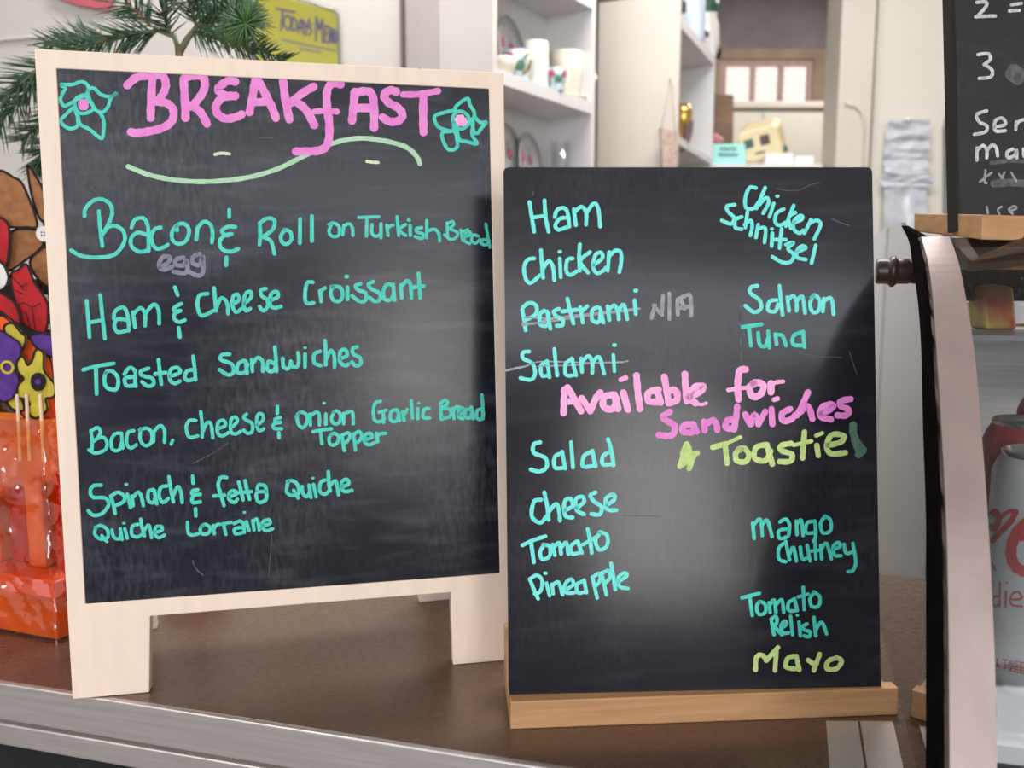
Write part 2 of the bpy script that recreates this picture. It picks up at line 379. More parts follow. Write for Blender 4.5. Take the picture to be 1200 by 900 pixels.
crect(MB(), 0, LEN, .012, .02, .12, ZC-.056).build('front_glass', M['dark_glass'], ct)
crect(MB(), 0, LEN, .02, dep-.01, 0, ZC-.012).build('cabinet_body', M['black'], ct)
for k in range(6):
    crect(MB(), .2+k*.5, .225+k*.5, .0, .012, .0, ZC-.056).build('glazing_bar', M['steel'], ct)
PSI = math.radians(18); cd = V((math.sin(PSI), math.cos(PSI), 0)); cl = V((math.cos(PSI), -math.sin(PSI), 0))

# ================================================================ A-FRAME MENU BOARD (left)
LO = on_z(85, 820)
def cam_dir(x, y, z): return V((x, y*math.cos(TH)+z*math.sin(TH)*1.0, 0))
_u = V((.97985, .02246, -.19849)); _v = V((-.02008, .99719, .07216))      # board axes seen from the camera (right, up, back)
def c2w(q): return V((q.x, q.y*math.sin(TH)-q.z*math.cos(TH), q.y*math.cos(TH)+q.z*math.sin(TH)))
lu = c2w(_u); lu.z = 0; lu.normalize(); lv = c2w(_v).normalized(); ln = lu.cross(lv).normalized(); ln = ln if ln.y < 0 else -ln
def LP(px, py, off=0): return on_plane(px, py, LO, ln)+ln*off
def lhit(px, py): return on_plane(px, py, LO-ln*.0012, ln), ln
ab = thing('menu_board', 'pale wooden A-frame chalkboard headed BREAKFAST in pink, left of the two menus', 'menu board', LO+lu*.18)
TK = -ln*.012
def quadL(pts, name, m, d=TK, off=0, parent=ab, bevel=.0008, **k):
    return MB().prism([LP(*p, off) for p in pts], d).build(name, m, parent, bevel=bevel, **k)
OUT = [(40,57),(590,85),(604,774),(531,780),(528,694),(176,722),(175,812.5),(85,820)]; INN = [(66,80),(573,104),(586,672),(100,708)]
cz = lambda p: V((p.x, p.y, max(p.z, ZC+.0003)))
vf = [cz(LP(*p)) for p in OUT+INN]; vb_ = [cz(p+TK) for p in vf]; nv = len(vf)
ff = [(0,1,9,8),(1,2,3,4,10,9),(11,10,4,5),(0,8,11,5,6,7)]
fs = ff+[tuple(i+nv for i in f[::-1]) for f in ff]+[(i,(i+1)%8,(i+1)%8+nv,i+nv) for i in range(8)]+[(8+i,8+(i+1)%4,8+(i+1)%4+nv,8+i+nv) for i in range(4)]
mesh('frame', vf+vb_, fs, M['pale_wood'], ab, bevel=.0008)
quadL([(64,78),(575,102),(588,674),(98,711)], 'writing_surface', M['slate_l'], -ln*.006, -.0012, bevel=0)
for (x0, y0) in ((591-52, 87-4),):   # small nail head in the top edge
    p = LP(492, 80.5, -.004); MB().lathe([(0,0),(.0012,0),(.0012,.0015),(0,.0015)], p+V((0,0,0)), (0,0,1), 10).build('nail', M['brown_plastic'], ab)
# rear panel, hinged at the top
bl = on_z(184, 737); br_ = on_z(491, 706); bl2 = on_z(173, 737)
topl = LO-ln*.016+lv*.500; topl2 = topl+lu*.370
footL_in = bl; footR_in = br_; rdir = (br_-bl).normalized()
wleg = .048; FLo = footL_in-rdir*wleg; FRo = footR_in+rdir*wleg
rn = (FRo-FLo).cross(topl-FLo).normalized();  rn = rn if rn.y > 0 else -rn
def lerp(a, b, t): return a+(b-a)*t
ZF = .10
upL = lerp(FLo, topl, ZF*2); upR = lerp(FRo, topl2, ZF*2)
tL = lerp(topl, topl2, .06); tR = lerp(topl, topl2, .94)
for nm, pts in (('rear_leg', [FLo, footL_in, lerp(footL_in, upL+rdir*wleg, 1), upL]), ('rear_leg', [FRo, footR_in, lerp(footR_in, upR-rdir*wleg, 1), upR])):
    MB().prism(pts, rn*.010).build(nm, M['pale_wood'], ab, bevel=.0006)
MB().prism([upL, upR, topl2, topl], rn*.010).build('rear_panel', M['pale_wood'], ab)
for t in (.2, .8):
    c = lerp(topl, topl2, t)+V((0,0,.006)); MB().tube([c-lu*.015, c+lu*.015], .003, 10).build('hinge', M['gold'], ab)

T = 'teal'
def LW(mt, w, groups, label): write(ab, M[mt], lhit, w, groups, label)
a = (60,70,6); b = (230,70,6); c = (400,70,6)
LW('teal', 4.2, [(*a, "70,175 150,175 215,155 260,185 250,240 190,275 130,310 90,325 65,280 85,230 100,200 70,175;260,215 300,200 350,245 420,260 465,230 420,270 400,330 360,370 310,350 280,300 260,250 260,215;340,370 370,430 362,545 330,540 270,490 205,455 190,400;150,340 100,390 65,430 100,470 140,485 185,465 185,400 165,350;165,310 180,270 230,250 270,290 300,340 250,375 190,370 165,310")], 'teal flower outline at the top left corner')
LW('pink', 8.5, [(*a, "212,292 240,290;200,308 252,306;202,325 252,325;212,342 245,342", 4.5)], 'pink flower centre')
LW('pink', 9.6, [(*a, "535,180 600,125 700,110 780,112 805,160 800,210 770,265 740,290;712,130 702,300 700,410;740,295 810,305 858,350 850,430 780,480 680,505 600,515 560,508;930,140 938,250 945,410;935,130 1000,112 1065,118 1080,160 1075,210 1040,270 985,330 950,310;985,320 1050,370 1095,450"),
   (*b, "275,155 220,150 165,190 155,215 200,250 275,255;275,255 190,265 140,320 150,380 210,415 290,400 320,385;415,130 400,240 375,370;425,130 480,230 530,330 560,410;410,300 500,295;610,140 625,270 655,420;825,190 740,240 660,310;690,290 760,340 800,400 830,460;1015,175 960,165 920,220 920,340 935,450 930,570 890,630 800,645 700,645"),
   (*b, "830,365 900,360 990,365", 7), (*c, "95,225 85,330 75,430;90,235 150,222 210,235 230,330 230,480;90,340 220,340;385,225 340,215 300,250 330,300 400,340 430,390 400,430 340,435 290,405;577,240 575,400 578,510"), (*c, "435,245 540,243 680,220", 7.5)], 'pink handwritten word BREAKFAST')
LW('teal', 4.2, [(*c, "810,370 805,330 885,272 905,320 935,370 930,410 905,425;800,355 730,370 655,400 680,470 740,495 785,500 790,440;770,505 715,510 710,550 740,620 780,635 815,610 810,540 795,500;810,480 830,560 880,575 955,590 920,530 925,440 900,430;935,400 975,440 1018,440 985,480 960,515 935,510 920,460;790,440 785,400 810,370 850,365 890,395 900,440 870,475 830,485 790,440")], 'teal flower outline at the top right corner')
LW('pink2', 8.5, [(*c, "818,402 850,400;808,418 868,418;812,435 875,436;822,452 868,455", 4.5)], 'pale pink flower centre')
LW('mint', 5.6, [(0,0,1, "150,195 175,205 205,211 235,213 265,211.5 295,207 325,198 350,186 375,174 400,165 425,162 450,165 475,172 488,183 492,192")], 'pale green wavy underline')
LW('cream_chalk', 3.8, [(0,0,1, "252,181 260,179.5 269,180.5")], 'short cream dash')
LW('cream_chalk', 3.8, [(0,0,1, "430,189 436,190 443,190.5")], 'short cream dash')
a = (70,220,6); b = (220,220,6); c = (380,220,5.4545)
LW('teal', 4.6, [(*a, "175,200 180,150 230,95 290,80 350,110 370,170 350,240 300,330;275,165 285,290 300,410;300,330 345,275 400,270 450,310 455,380 400,460 330,485 220,490 140,475 80,440;505,280 530,225 590,215 620,270 625,350 625,445;625,440 560,450 505,410 505,350 550,315 610,330;710,280 670,290 645,340 655,400 690,430 740,415 760,400;825,300 830,260 880,255 910,300 890,370 840,395 795,370 790,310 825,262;960,365 970,280;965,290 1010,240 1060,260 1075,320 1070,385"),
   (*b, "292,155 292,205;335,275 280,275 240,305 270,335 310,325;310,325 260,335 225,380 240,430 300,450 355,430;272,490 270,545;508,250 510,330 505,400;505,250 560,215 610,230 600,290 550,330 525,345;525,345 580,370 600,420 610,465;680,300 655,340 665,385 700,395 730,360 720,310 680,295;790,220 788,390;873,200 873,375")], 'teal line reading Bacon & Roll')
LW('teal', 3.9, [(*c, "45,235 30,280 50,310 90,305 95,250 60,225 30,235;118,300 125,240;125,245 160,230 180,260 183,305;220,190 350,186;272,190 270,310;305,235 305,290 330,310 360,290 362,230;362,240 362,320;400,240 407,305;402,265 420,245 440,240;465,185 475,305;520,235 478,268 520,305;541,207;548,240 550,305;622,255 590,262 592,282 632,297 625,325 580,312;655,210 655,320;655,280 700,265 730,290 738,340"),
   (*c, "785,225 788,310;785,230 820,215 825,240 795,260;795,262 850,285 840,320 805,330 768,300;872,270 885,340;875,285 915,268;905,312 935,300 925,280 898,300 898,340 930,358;985,310 952,302 942,340 970,355 995,330 1003,358;1038,335 1012,332 1008,358 1035,365 1055,340;1032,232 1045,310 1058,382", 3.5)], 'teal words on Turkish Bread')
LW('grey_chalk', 5.2, [(*a, "705,555 760,530 775,490 730,485 700,530 705,565 740,575 790,555;870,490 820,505 815,540 870,545 890,510 900,560 880,600 800,590;985,465 940,485 935,530 985,540 1005,480 1010,560 1000,610 960,615 910,590")], 'grey word egg added below')
a = (80,320,6); b = (240,320,6); c = (330,320,6)
LW('teal', 4.5, [(*a, "130,195 140,320 150,450;225,155 240,300 258,460;150,348 240,330;320,320 330,270 380,240 410,270 425,350 425,405;425,400 350,415 325,370 345,325 410,330;455,275 470,380;460,285 510,245 540,290 540,370;540,290 600,220 635,260 640,355;750,100 770,155;795,215 750,240 745,265 790,265;790,265 750,285 745,320 780,345 820,330;778,385 785,450;980,145 920,160 910,240 940,300 1020,265;1025,105 1040,265"),
   (*b, "85,240 110,180 140,185 160,225 163,285;205,215 240,190 230,150 200,165 195,230 220,275 260,250;280,215 325,170 320,130 285,150 275,220 290,265 320,250;430,110 395,120 400,160 440,190 440,240 410,265 385,235;465,190 515,165 505,130 465,150 460,220 490,245 535,235"),
   (*c, "220,65 180,70 165,150 175,210 225,210;270,125 278,200;275,140 285,118 305,105;360,95 345,140 365,190 410,195 430,150 410,100 350,95;458,25;463,100 463,185;555,75 520,90 540,120 590,140 590,190 550,200 495,160;645,60 610,80 630,110 685,140 695,180 660,200 615,170;780,85 740,80 715,130 725,185 770,185 788,140;785,80 788,130 795,190;838,85 845,175;845,90 880,55 905,80 912,175;962,2 968,80 975,175;925,100 1000,92")], 'teal line reading Ham & Cheese Croissant')
LW('teal', 4.5, [(*a, "105,680 200,655 320,635;195,665 200,850;265,700 255,770 280,810 340,815 350,740 310,690 265,700;395,710 430,665 470,690 470,760 475,795;470,790 410,790 400,740 460,730;565,670 510,690 520,720 590,740 600,780 560,795 520,765;635,610 645,700 655,780;610,710 685,700;720,725 785,700 770,665 720,680 715,750 750,775 785,760;885,680 835,690 820,740 850,755 890,740;878,585 890,680 895,750"),
   (*b, "175,570 120,575 115,610 190,640 200,700 160,715 105,680;275,615 235,640 230,700 285,695 300,640;288,620 298,705;330,610 335,690;335,640 370,595 405,620 408,690;490,640 450,620 440,680 480,690 500,650;492,520 500,600 505,690;548,600 555,660 590,670 605,620;605,620 620,660 655,650 660,590 655,560;705,570 705,660;810,550 770,570 770,630 815,650;845,475 850,560 850,645;850,610 885,545 910,580 912,660;955,600 1000,580 990,540 955,550 950,620 985,650 1010,640;1070,520 1040,530 1045,570 1090,595 1095,640 1060,650 1035,625"), (*b, "705,525", 3)], 'teal line reading Toasted Sandwiches')
s = 6.667; a = (90,450,s); b = (240,450,s); c = (400,450,s)
LW('teal', 4.1, [(*a, "110,365 120,440 118,520;110,370 160,340 185,370 170,410 130,450;130,440 200,415 235,450 225,510 150,540 95,515;350,385 300,390 270,440 280,510 330,515 350,460;350,390 360,500;445,365 400,380 390,460 420,500 465,475;500,350 495,430 530,480 580,460 585,380 545,345 490,360;600,380 600,450;605,370 650,325 685,360 685,455;750,440 737,468;930,285 880,285 855,340 880,415 945,405;968,215 980,320 980,415;985,370 1020,300 1050,320 1063,420"),
   (*b, "110,345 160,325 150,285 105,300 100,380 135,405 185,380;220,330 255,290 240,258 205,280 205,370 240,390 280,370;325,235 305,260 330,285 370,310 370,370 335,385 305,360;410,320 455,280 450,238 415,240 405,310 425,365 460,350;567,175 567,230;590,262 550,275 555,300 590,298;590,300 540,312 540,345 600,350;578,380 580,420;740,225 720,260 735,320 770,340 800,290 790,235 745,220 715,255;822,235 825,320;825,250 870,220 893,240 895,320;945,235 945,315;1010,215 990,270 1010,310 1050,300 1060,240 1030,210 1005,220;1085,230 1085,310;1085,235 1150,215 1160,310;845,372 920,358 990,350;905,375 915,465;990,390 970,430 985,475 1030,465 1045,410 1010,385 985,395;1070,400 1090,520;1075,400 1120,380 1135,410 1110,450 1085,460"), (*b, "932,150", 3.4),
   (*c, "95,390 110,515;100,395 135,370 160,400 140,445 105,460;190,435 240,415 225,385 185,400 180,450 215,475 265,455;275,385 285,450;278,415 300,390 345,385;305,135 265,150 250,210 260,280 300,295 335,270;295,220 350,205;327,220 330,300;430,200 390,215 385,280 430,290 450,230;440,205 455,285;480,215 490,285;485,245 515,200;545,130 555,265;597,190 597,270;685,190 645,200 640,260 690,265;775,150 780,270;775,150 810,125 830,150 790,185;790,187 850,200 850,250 780,275;870,190 880,270;875,210 895,180 920,180;920,235 955,220 948,188 920,200 915,255 950,270;1010,200 975,200 965,250 1000,265 1020,230;1015,180 1030,270;1095,195 1060,210 1060,265 1095,275 1110,230;1098,85 1105,180 1105,270"), (*c, "604,150", 3)], 'teal line reading Bacon, Cheese & onion Garlic Bread Topper')
a = (90,540,s); b = (240,540,s)
LW('teal', 4.3, [(*a, "190,190 130,195 105,240 130,285 220,290 250,340 200,410 130,425 90,390;265,275 285,340 300,410;270,275 320,245 370,275 365,320 300,350;395,260 420,365;430,275 440,350;440,285 480,245 505,280 520,350;600,225 560,240 560,310 600,325 615,260;605,230 625,335;705,195 655,210 645,280 675,325 715,295;720,125 735,220 755,320;755,270 790,200 815,250 823,325;905,120 910,175;945,225 905,235 905,262 965,262;965,262 910,275 905,325 965,320;928,375 930,430"), (*a, "387,183", 3.6),
   (*b, "170,130 125,130 105,190 125,260 150,350;70,275 155,268;195,280 245,260 235,235 195,245 190,300 230,325 255,300;265,165 285,240 300,305;315,155 330,230 350,300;245,252 365,240;410,230 420,190 470,195 480,240 480,300 430,325 405,290 410,245 475,240;650,160 640,240 680,270 735,250 720,180 680,155 645,160;695,230 730,290;760,200 770,260 800,280 820,240;815,190 830,285;850,185 870,280;940,150 905,170 900,240 940,260 965,240;965,85 970,180 980,235;980,190 1020,155 1035,200 1045,265;1075,200 1125,180 1110,145 1070,165 1075,225 1105,240 1150,230"), (*b, "845,135", 3)], 'teal line reading Spinach & fetta Quiche')
LW('teal', 4.0, [(*a, "150,520 140,570 180,610 240,600 240,540 190,505 145,520;195,585 235,630;275,540 290,595 330,610 345,570;340,530 355,615;375,530 395,605;480,495 435,510 430,575 470,595 510,575;500,455 510,520 530,585;530,540 560,500 575,540 585,600;600,560 660,545 665,515 620,515 610,570 640,600 685,580;865,480 870,560 900,580 950,570;990,500 965,530 980,570 1030,565 1040,520 1000,495 970,515;1065,505 1075,570;1070,530 1095,500 1120,495"), (*a, "368,487", 3),
   (*b, "145,490 165,575;150,500 170,485 205,480;230,490 270,470 300,490 310,560;300,560 240,570 235,530 300,520;325,475 345,545;375,465 385,540;380,475 410,455 425,540;450,505 510,490 500,460 455,475 450,520 480,545 530,530"), (*b, "310,402", 3)], 'teal line reading Quiche Lorraine')
write(ab, M['dust'], lhit, .7, [(0,0,1, "226,543 240,536 256,527 267,519;105,218 115,228 119,232;225,715 225,715"), (90,540,s, "905,780 930,840 985,892", 1.3), (230,70,6,"440,548 490,550 535,548",.8),(240,540,s,"525,570 515,700 498,890",.8),(90,200,2,"",1)], 'faint chalk scratches', name='scratch_marks')

# ================================================================ CHALKBOARD IN OAK BASE (right)
RBL = V((-.00266798, .63373501, ZC+.03333)); RBR = V((.29400203, .6476198, ZC+.0351)); RTL = V((-.00673484, .68931169, ZC+.43271))
ru = (RBR-RBL).normalized(); rv = (RTL-RBL); rv = (rv-ru*rv.dot(ru)).normalized(); rnn = ru.cross(rv).normalized()
if rnn.y > 0: rnn = -rnn
def RP(px, py): return on_plane(px, py, RBL, rnn)
def rhit(px, py): return RP(px, py), rnn
base_l = on_z(598, 855); base_r = on_z(1052, 838); bu = (base_r-base_l).normalized(); bv = V((-bu.y, bu.x, 0))
rb = thing('menu_board', 'unframed black chalkboard of sandwich fillings standing in a light oak base', 'menu board', (base_l+base_r)/2)
cTL = RP(590,196); cTR = RP(1022,196); cBR = RP(1032,786)-rv*.017; cBL = RP(596,798)-rv*.017
def rounded(q, r, n=4):
    out = []
    for i in range(4):
        p = q[i]; pa = (q[i-1]-p).normalized(); pb = (q[(i+1)%4]-p).normalized()
        for k in range(n+1):
            t = k/n*PI/2; out.append(p+pa*r*(1-math.sin(t))+pb*r*(1-math.cos(t)))
    return out
MB().prism(rounded([cTL, cTR, cBR, cBL], .004), -rnn*.004).build('writing_surface', M['slate_r'], rb)
# base profile (distance back from the front edge, height): ledge, slot for the board, taller rest
bh = .0227; L_ = (base_r-base_l).length
sb = (cBL-base_l).dot(bv)          # where the board's foot stands
zs = ZC+.0175                      # bottom of the slot
def bpt(a, b_, h): return base_l+bu*a+bv*b_+V((0,0,h))
ledge_back = (RBL-base_l).dot(bv)-.0008
prof_top = [(0,bh),(ledge_back,bh),(ledge_back-.001,.0165)]
b1 = [(0,0),(.074,0),(.078,.054),(.0615,.056),(.0450,.0165),(ledge_back-.0035,.0165),(ledge_back,bh),(0.0,bh)]
MB().prism([bpt(0,*p) for p in b1], bu*L_).build('base', M['oak'], rb, bevel=.0012)
RW = lambda mt, w, g, label: write(rb, M[mt], rhit, w, g, label)
a = (590,210,s)
RW('aqua', 4.6, [(*a, "203,180 220,290 240,410;320,165 330,300 352,410;230,300 330,285;400,295 420,240 470,225 500,260 515,370;510,370 430,395 405,360 440,310 505,300;550,235 565,360;560,250 610,215 645,260 645,355;650,260 705,190 740,230 755,370")], 'aqua word Ham')
RW('aqua', 4.6, [(*a, "240,620 190,630 160,690 175,780 215,810 285,750;293,555 300,670 310,770;310,700 350,640 385,680 397,790;440,620 447,765;540,620 500,630 490,710 520,750 570,720;597,510 590,610 597,715;675,570 600,640 660,730;705,670 770,620 765,575 720,590 700,680 730,735 785,710 800,690;825,570 815,715;820,610 870,560 915,570 920,640 905,725"), (*a, "440,567", 4.2)], 'aqua word Chicken')
a = (590,320,5)
RW('aqua', 4.7, [(*a, "110,215 120,270 130,335;115,200 150,175 190,190 190,240 130,275;240,220 215,240 215,300 255,305 265,240;255,225 275,325;325,210 295,225 310,255 345,270 345,305 312,308;375,150 390,220 410,295;345,225 430,215;450,200 465,290;455,230 490,195;550,200 520,220 520,275 560,285 570,220;565,205 585,290;610,195 620,275;615,215 650,190 670,225 675,270;675,220 705,185 725,270;768,160 775,240;775,103")], 'aqua word Pastrami')
RW('grey2', 2.2, [(*a, "110,295 200,292 250,275 400,250 550,240 700,225 800,208;125,258 300,265 500,240 700,218 790,205;110,305 300,280 500,248 780,215")], 'grey strike through Pastrami')
RW('grey2', 4.6, [(*a, "868,265 875,230 888,190;880,190 905,220 930,245;928,240 932,180 935,130;972,120 972,270;1022,245 1018,200 1020,160;1020,155 1060,135 1092,130 1100,190 1100,250;1030,205 1095,195;1040,160 1060,210")], 'grey letters N/A')
RW('aqua', 4.5, [(*a, "150,460 115,465 115,500 170,530 185,590 160,625 100,615;250,520 220,545 225,600 260,600;255,515 270,610;298,445 305,520 315,600;405,505 365,530 365,595 405,600;400,500 425,600;455,500 460,580;460,520 500,485 520,530 520,585;520,530 560,490 590,590;643,480 650,575;650,422")], 'aqua word Salami')
RW('grey2', 1.5, [(*a, "10,575 120,550 200,520 350,520 500,525 700,525;10,570 60,562 150,538;200,545 400,540 550,525 700,520 730,515;15,570 70,555 140,545;690,525 728,515")], 'grey strike through Salami')
a = (640,410,6); b = (780,420,4.8)
RW('pink2', 8, [(*a, "128,280 125,380 122,445;150,265 190,330 245,430;130,365 200,360;250,340 310,430;310,430 350,340 380,300;480,315 410,330 405,400 470,415 495,340;480,320 505,415;542,300 575,420;635,180 645,300 660,415;790,280 720,300 720,360 790,365;780,280 805,370;830,190 850,300 862,375;862,375 920,350 910,285 855,290;975,170 980,270 988,360;1005,330 1080,295 1105,258 1045,262 1005,330 1050,375"), (*a, "1050,375 1090,385 1125,375", 4), (*a, "525,210 560,196", 6),
   (*b, "450,62 415,70 405,150 410,230;500,142 470,165 490,215 535,200 550,150 510,135 490,142;592,140 592,190"), (*b, "352,178 400,170 450,165;590,155 620,135 660,130", 5), (*b, "610,232 628,226", 6)], 'pink words Available for')
RW('pink', 7.4, [(*a, "870,435 820,470 850,500 900,530 895,590 850,605 790,598"), (*b, "150,370 105,375 95,410 150,415 160,375;155,370 175,412;215,355 220,405;225,370 265,348 285,370 290,402;375,345 345,350 338,390 385,395;402,270 395,340 385,400;447,315 475,370;480,370 500,315 522,370;522,370 560,300;595,285 600,370;700,285 655,310 660,350 700,345 730,318;800,190 770,260 740,320;760,300 800,268 825,340;875,315 940,275 930,258 880,275 870,325 930,343;1040,228 985,240 985,268 1030,290 1015,320 965,320")], 'pink word Sandwiches')
RW('lime', 6.5, [(*a, "988,662 960,725;990,665 1015,730;1005,690 985,730;960,740 1062,725;960,752 940,820;940,815 1020,770 1040,740;1035,745 1005,835;990,700 995,780"),
   (*b, "265,500 340,480;335,488 345,590;430,505 395,530 400,575 450,580 468,540 440,505 410,510;570,485 510,500 500,560 560,575 590,520;570,490 600,595;705,478 650,490 650,518 710,540 700,578 640,580;780,415 775,480 770,560;850,490 858,545;910,490 985,470 1000,435 935,430 905,490 930,535 1010,530"), (*b, "340,480 420,443;720,488 820,465;845,435 880,420", 4.5)], 'lime star and word Toastie')
RW('dkgreen', 9, [(*b, "1055,375 1055,420 1075,470 1110,515;1110,515 1085,540"), (*b, "1060,460 1085,520", 8)], 'faded dark green letter s')
a = (600,500,4.09)
RW('aqua', 4.8, [(*a, "135,75 105,85 105,125 160,150 165,195 130,215 90,205;240,125 205,145 205,195 240,198;240,120 255,200;283,75 292,195;380,120 345,140 340,190 385,188;385,115 400,190;475,118 437,140 435,180 475,180;460,60 475,110 487,185")], 'aqua word Salad')
RW('aqua', 4.8, [(*a, "140,350 105,360 95,430 135,460 165,430;155,315 170,390 175,445;175,410 210,370 225,400 230,450;255,400 290,380 280,345 252,360 255,425 290,435;310,390 345,360 335,335 305,350 310,400 345,420;400,315 375,330 395,360 430,385 420,420 380,418;455,375 490,350 485,325 450,345 455,395 500,400")], 'aqua word Cheese')
RW('aqua', 4.6, [(*a, "50,568 100,545 160,525;92,560 105,650;155,565 135,600 145,635 180,620 180,575 150,565;195,565 205,615;200,580 225,555 235,610;235,580 260,555 270,610;310,550 285,570 285,608 320,605;315,550 335,605;362,490 375,550 382,605;340,565 400,530;420,510 400,550 420,590 455,570 455,520 420,505")], 'aqua word Tomato')
RW('aqua', 4.4, [(*a, "85,730 105,780 125,825;85,730 120,712 145,740 135,790 108,800;165,750 180,810;192,755 197,800;195,760 222,745 242,805;260,780 295,755 280,730 252,760 260,795 300,795;342,740 312,755 315,795 350,792;345,735 357,795;385,720 408,820;390,720 420,702 420,740 398,765;430,700 452,805;435,700 462,690 470,720 447,750;475,655 495,780;515,740 550,715 540,700 510,722 515,765 555,775"), (*a, "160,702", 4)], 'aqua word Pineapple')
a = (830,200,6)
RW('aqua', 4.4, [(*a, "335,122 290,120 260,190 265,260 320,265 350,225;400,120 370,190 340,265;360,240 405,190 425,225 385,300;460,230 430,325;530,270 480,300 470,360 500,385 540,365;600,245 570,320 545,390;612,295 565,330 580,405;600,370 660,340 650,315 605,350 600,410 640,440 665,420;722,345 675,440;705,375 760,350 790,380 745,480"), (*a, "485,180", 4)], 'aqua word Chicken on a slant')
RW('aqua', 4.4, [(*a, "185,240 130,250 140,290 180,330 160,375 95,350;235,325 190,345 190,400 235,412;275,290 260,400;255,380 298,350 308,400 295,455;350,380 335,470;345,410 400,405 395,505;450,440 445,530;515,410 500,545;470,485 545,485;545,520 600,505 560,550 600,590 580,640 520,645 450,605;628,570 685,545 660,530 625,560 625,610 685,625;755,525 725,650"), (*a, "447,410", 3.6)], 'aqua word Schnitzel on a slant')
a = (830,310,6)
RW('aqua', 4.6, [(*a, "345,150 300,160 295,200 360,250 370,310 320,335 260,290;480,250 430,260 420,320 470,330 490,280;500,150 510,260 522,355;555,230 567,325;560,250 595,220 620,260 620,325;622,255 660,225 680,340;740,220 715,270 730,330 770,330 785,260 750,215 725,235;812,240 805,330;810,260 850,235 870,255 880,350")], 'aqua word Salmon')
RW('teal', 4.6, [(*a, "235,440 375,420;285,440 300,570;350,480 360,560 400,575 420,520;420,470 430,585;470,490 480,560;475,495 520,500 545,570;660,475 600,500 595,560 650,570;665,470 675,580")], 'teal word Tuna')
a = (850,590,4.389)
RW('teal', 4.2, [(*a, "140,100 148,180;145,110 180,80 190,165;190,110 215,85 240,170;280,95 310,80 330,110 325,165;320,170 280,180 275,140 320,130;365,90 368,160;365,110 390,85 400,165;460,90 420,100 415,150 455,150;460,90 465,160 455,195;515,65 490,100 500,150 540,140 540,85 510,65;300,205 275,230 275,285 310,300;310,195 330,290;330,260 350,225 365,295;385,225 395,285 420,280;420,215 435,295;460,185 465,285;435,245 480,240;490,215 495,285;495,230 520,205 545,285;560,235 590,220 580,200 555,220 560,265 595,268;610,210 620,255 650,250;655,205 670,300 655,345 630,350")], 'teal words mango chutney')
RW('teal', 4.2, [(*a, "85,485 175,462;125,480 138,575;175,505 160,540 175,570 205,560 205,520 175,505;225,510 230,560;230,520 250,495 260,560;260,520 290,495 300,560;350,495 325,510 325,550 365,550;355,490 370,550;400,430 405,545;375,480 425,465;455,460 435,490 445,530 480,525 485,480 455,455;235,595 250,675;235,595 260,580 265,610 250,630;250,630 290,675;290,640 315,620 305,605 285,630 295,665 325,665;335,580 345,675;378,610 385,680;420,620 400,630 405,650 435,660 430,685 405,680;455,585 465,680;465,650 495,610 520,670"), (*a, "370,575", 3)], 'teal words Tomato Relish')
RW('lime', 5.6, [(*a, "155,855 160,790 190,780 210,808;210,808 270,740;262,760 255,858;365,785 322,795 312,840 360,850;365,785 380,855;425,805 460,830;485,775 465,830 455,858;568,795 530,810 520,848 570,850 598,810 570,792")], 'lime word Mayo')
write(rb, M['dust'], rhit, .8, [(590,210,s, "235,95 230,125", 1.2), (830,200,6, "480,125 560,140 640,135 720,100 785,85;870,340 940,370 990,385", 1.0), (830,310,6, "225,290 222,420 232,680", 2), (830,310,6,"640,625 780,645 935,655;990,610 1045,775",.7), (600,500,4.09,"530,425 720,430",.6)], 'faint wiped chalk marks', name='scratch_marks')

# ================================================================ CURVED GLASS DISPLAY CASE
G0 = V((.311, .643, ZC)); gn = cl    # side plane contains cd and z, normal cl
def GP(px, py, off=0): return on_plane(px, py, G0+cl*off, cl)
case = thing('display_case', 'curved glass refrigerated display case with a warm steel end post right of the sandwich board', 'display case', G0+V((0,0,0)))
outer = [(1056,264.5),(1065,283),(1069,309),(1075.7,355),(1079.5,413),(1081.5,500),(1085,609),(1085,700),(1085,900),(1085,985)]
inner = [(1079.5,277.5),(1088,309),(1094,355),(1098,413),(1103.5,500),(1109,609),(1111.5,713),(1112.5,820),(1113,900),(1113,985)]
rightx = [(1112.5,280),(1124,303.5),(1134,341),(1143,399),(1151,487),(1159,600),(1164,713),(1168,820),(1169,900),(1170,985)]
def sm(l): return [tuple(p) for p in smooth_line(l)]
outer, inner, rightx = sm(outer), sm(inner), sm(rightx)
tip = GP(1056,262.5)
Lo = [GP(*p) for p in outer]; Li = [GP(*p) for p in inner]
def fix(pts):   # stop at the counter
    return [V((p.x, p.y, max(p.z, ZC+.0005))) for p in pts]
Lo = fix(Lo); Li = fix(Li)
# black side seal
n = len(Lo); Ls = [p+cd*.0030 for p in Li]; vs = Lo+Ls; fs = [(i, i+1, n+i+1, n+i) for i in range(n-1)]
mbs = MB(); sh = cl*.006
mbs.add([p for p in vs]+[p+sh for p in vs], fs+[tuple(2*n+i for i in f) for f in fs]+[(i,i+1,2*n+i+1,2*n+i) for i in range(n-1)]+[(n+i,n+i+1,3*n+i+1,3*n+i) for i in range(n-1)]+[(0,n,3*n,2*n),(n-1,2*n-1,4*n-1,3*n-1)])
mbs.build('edge_seal', M['rubber'], case, label='black rubber edge seal')
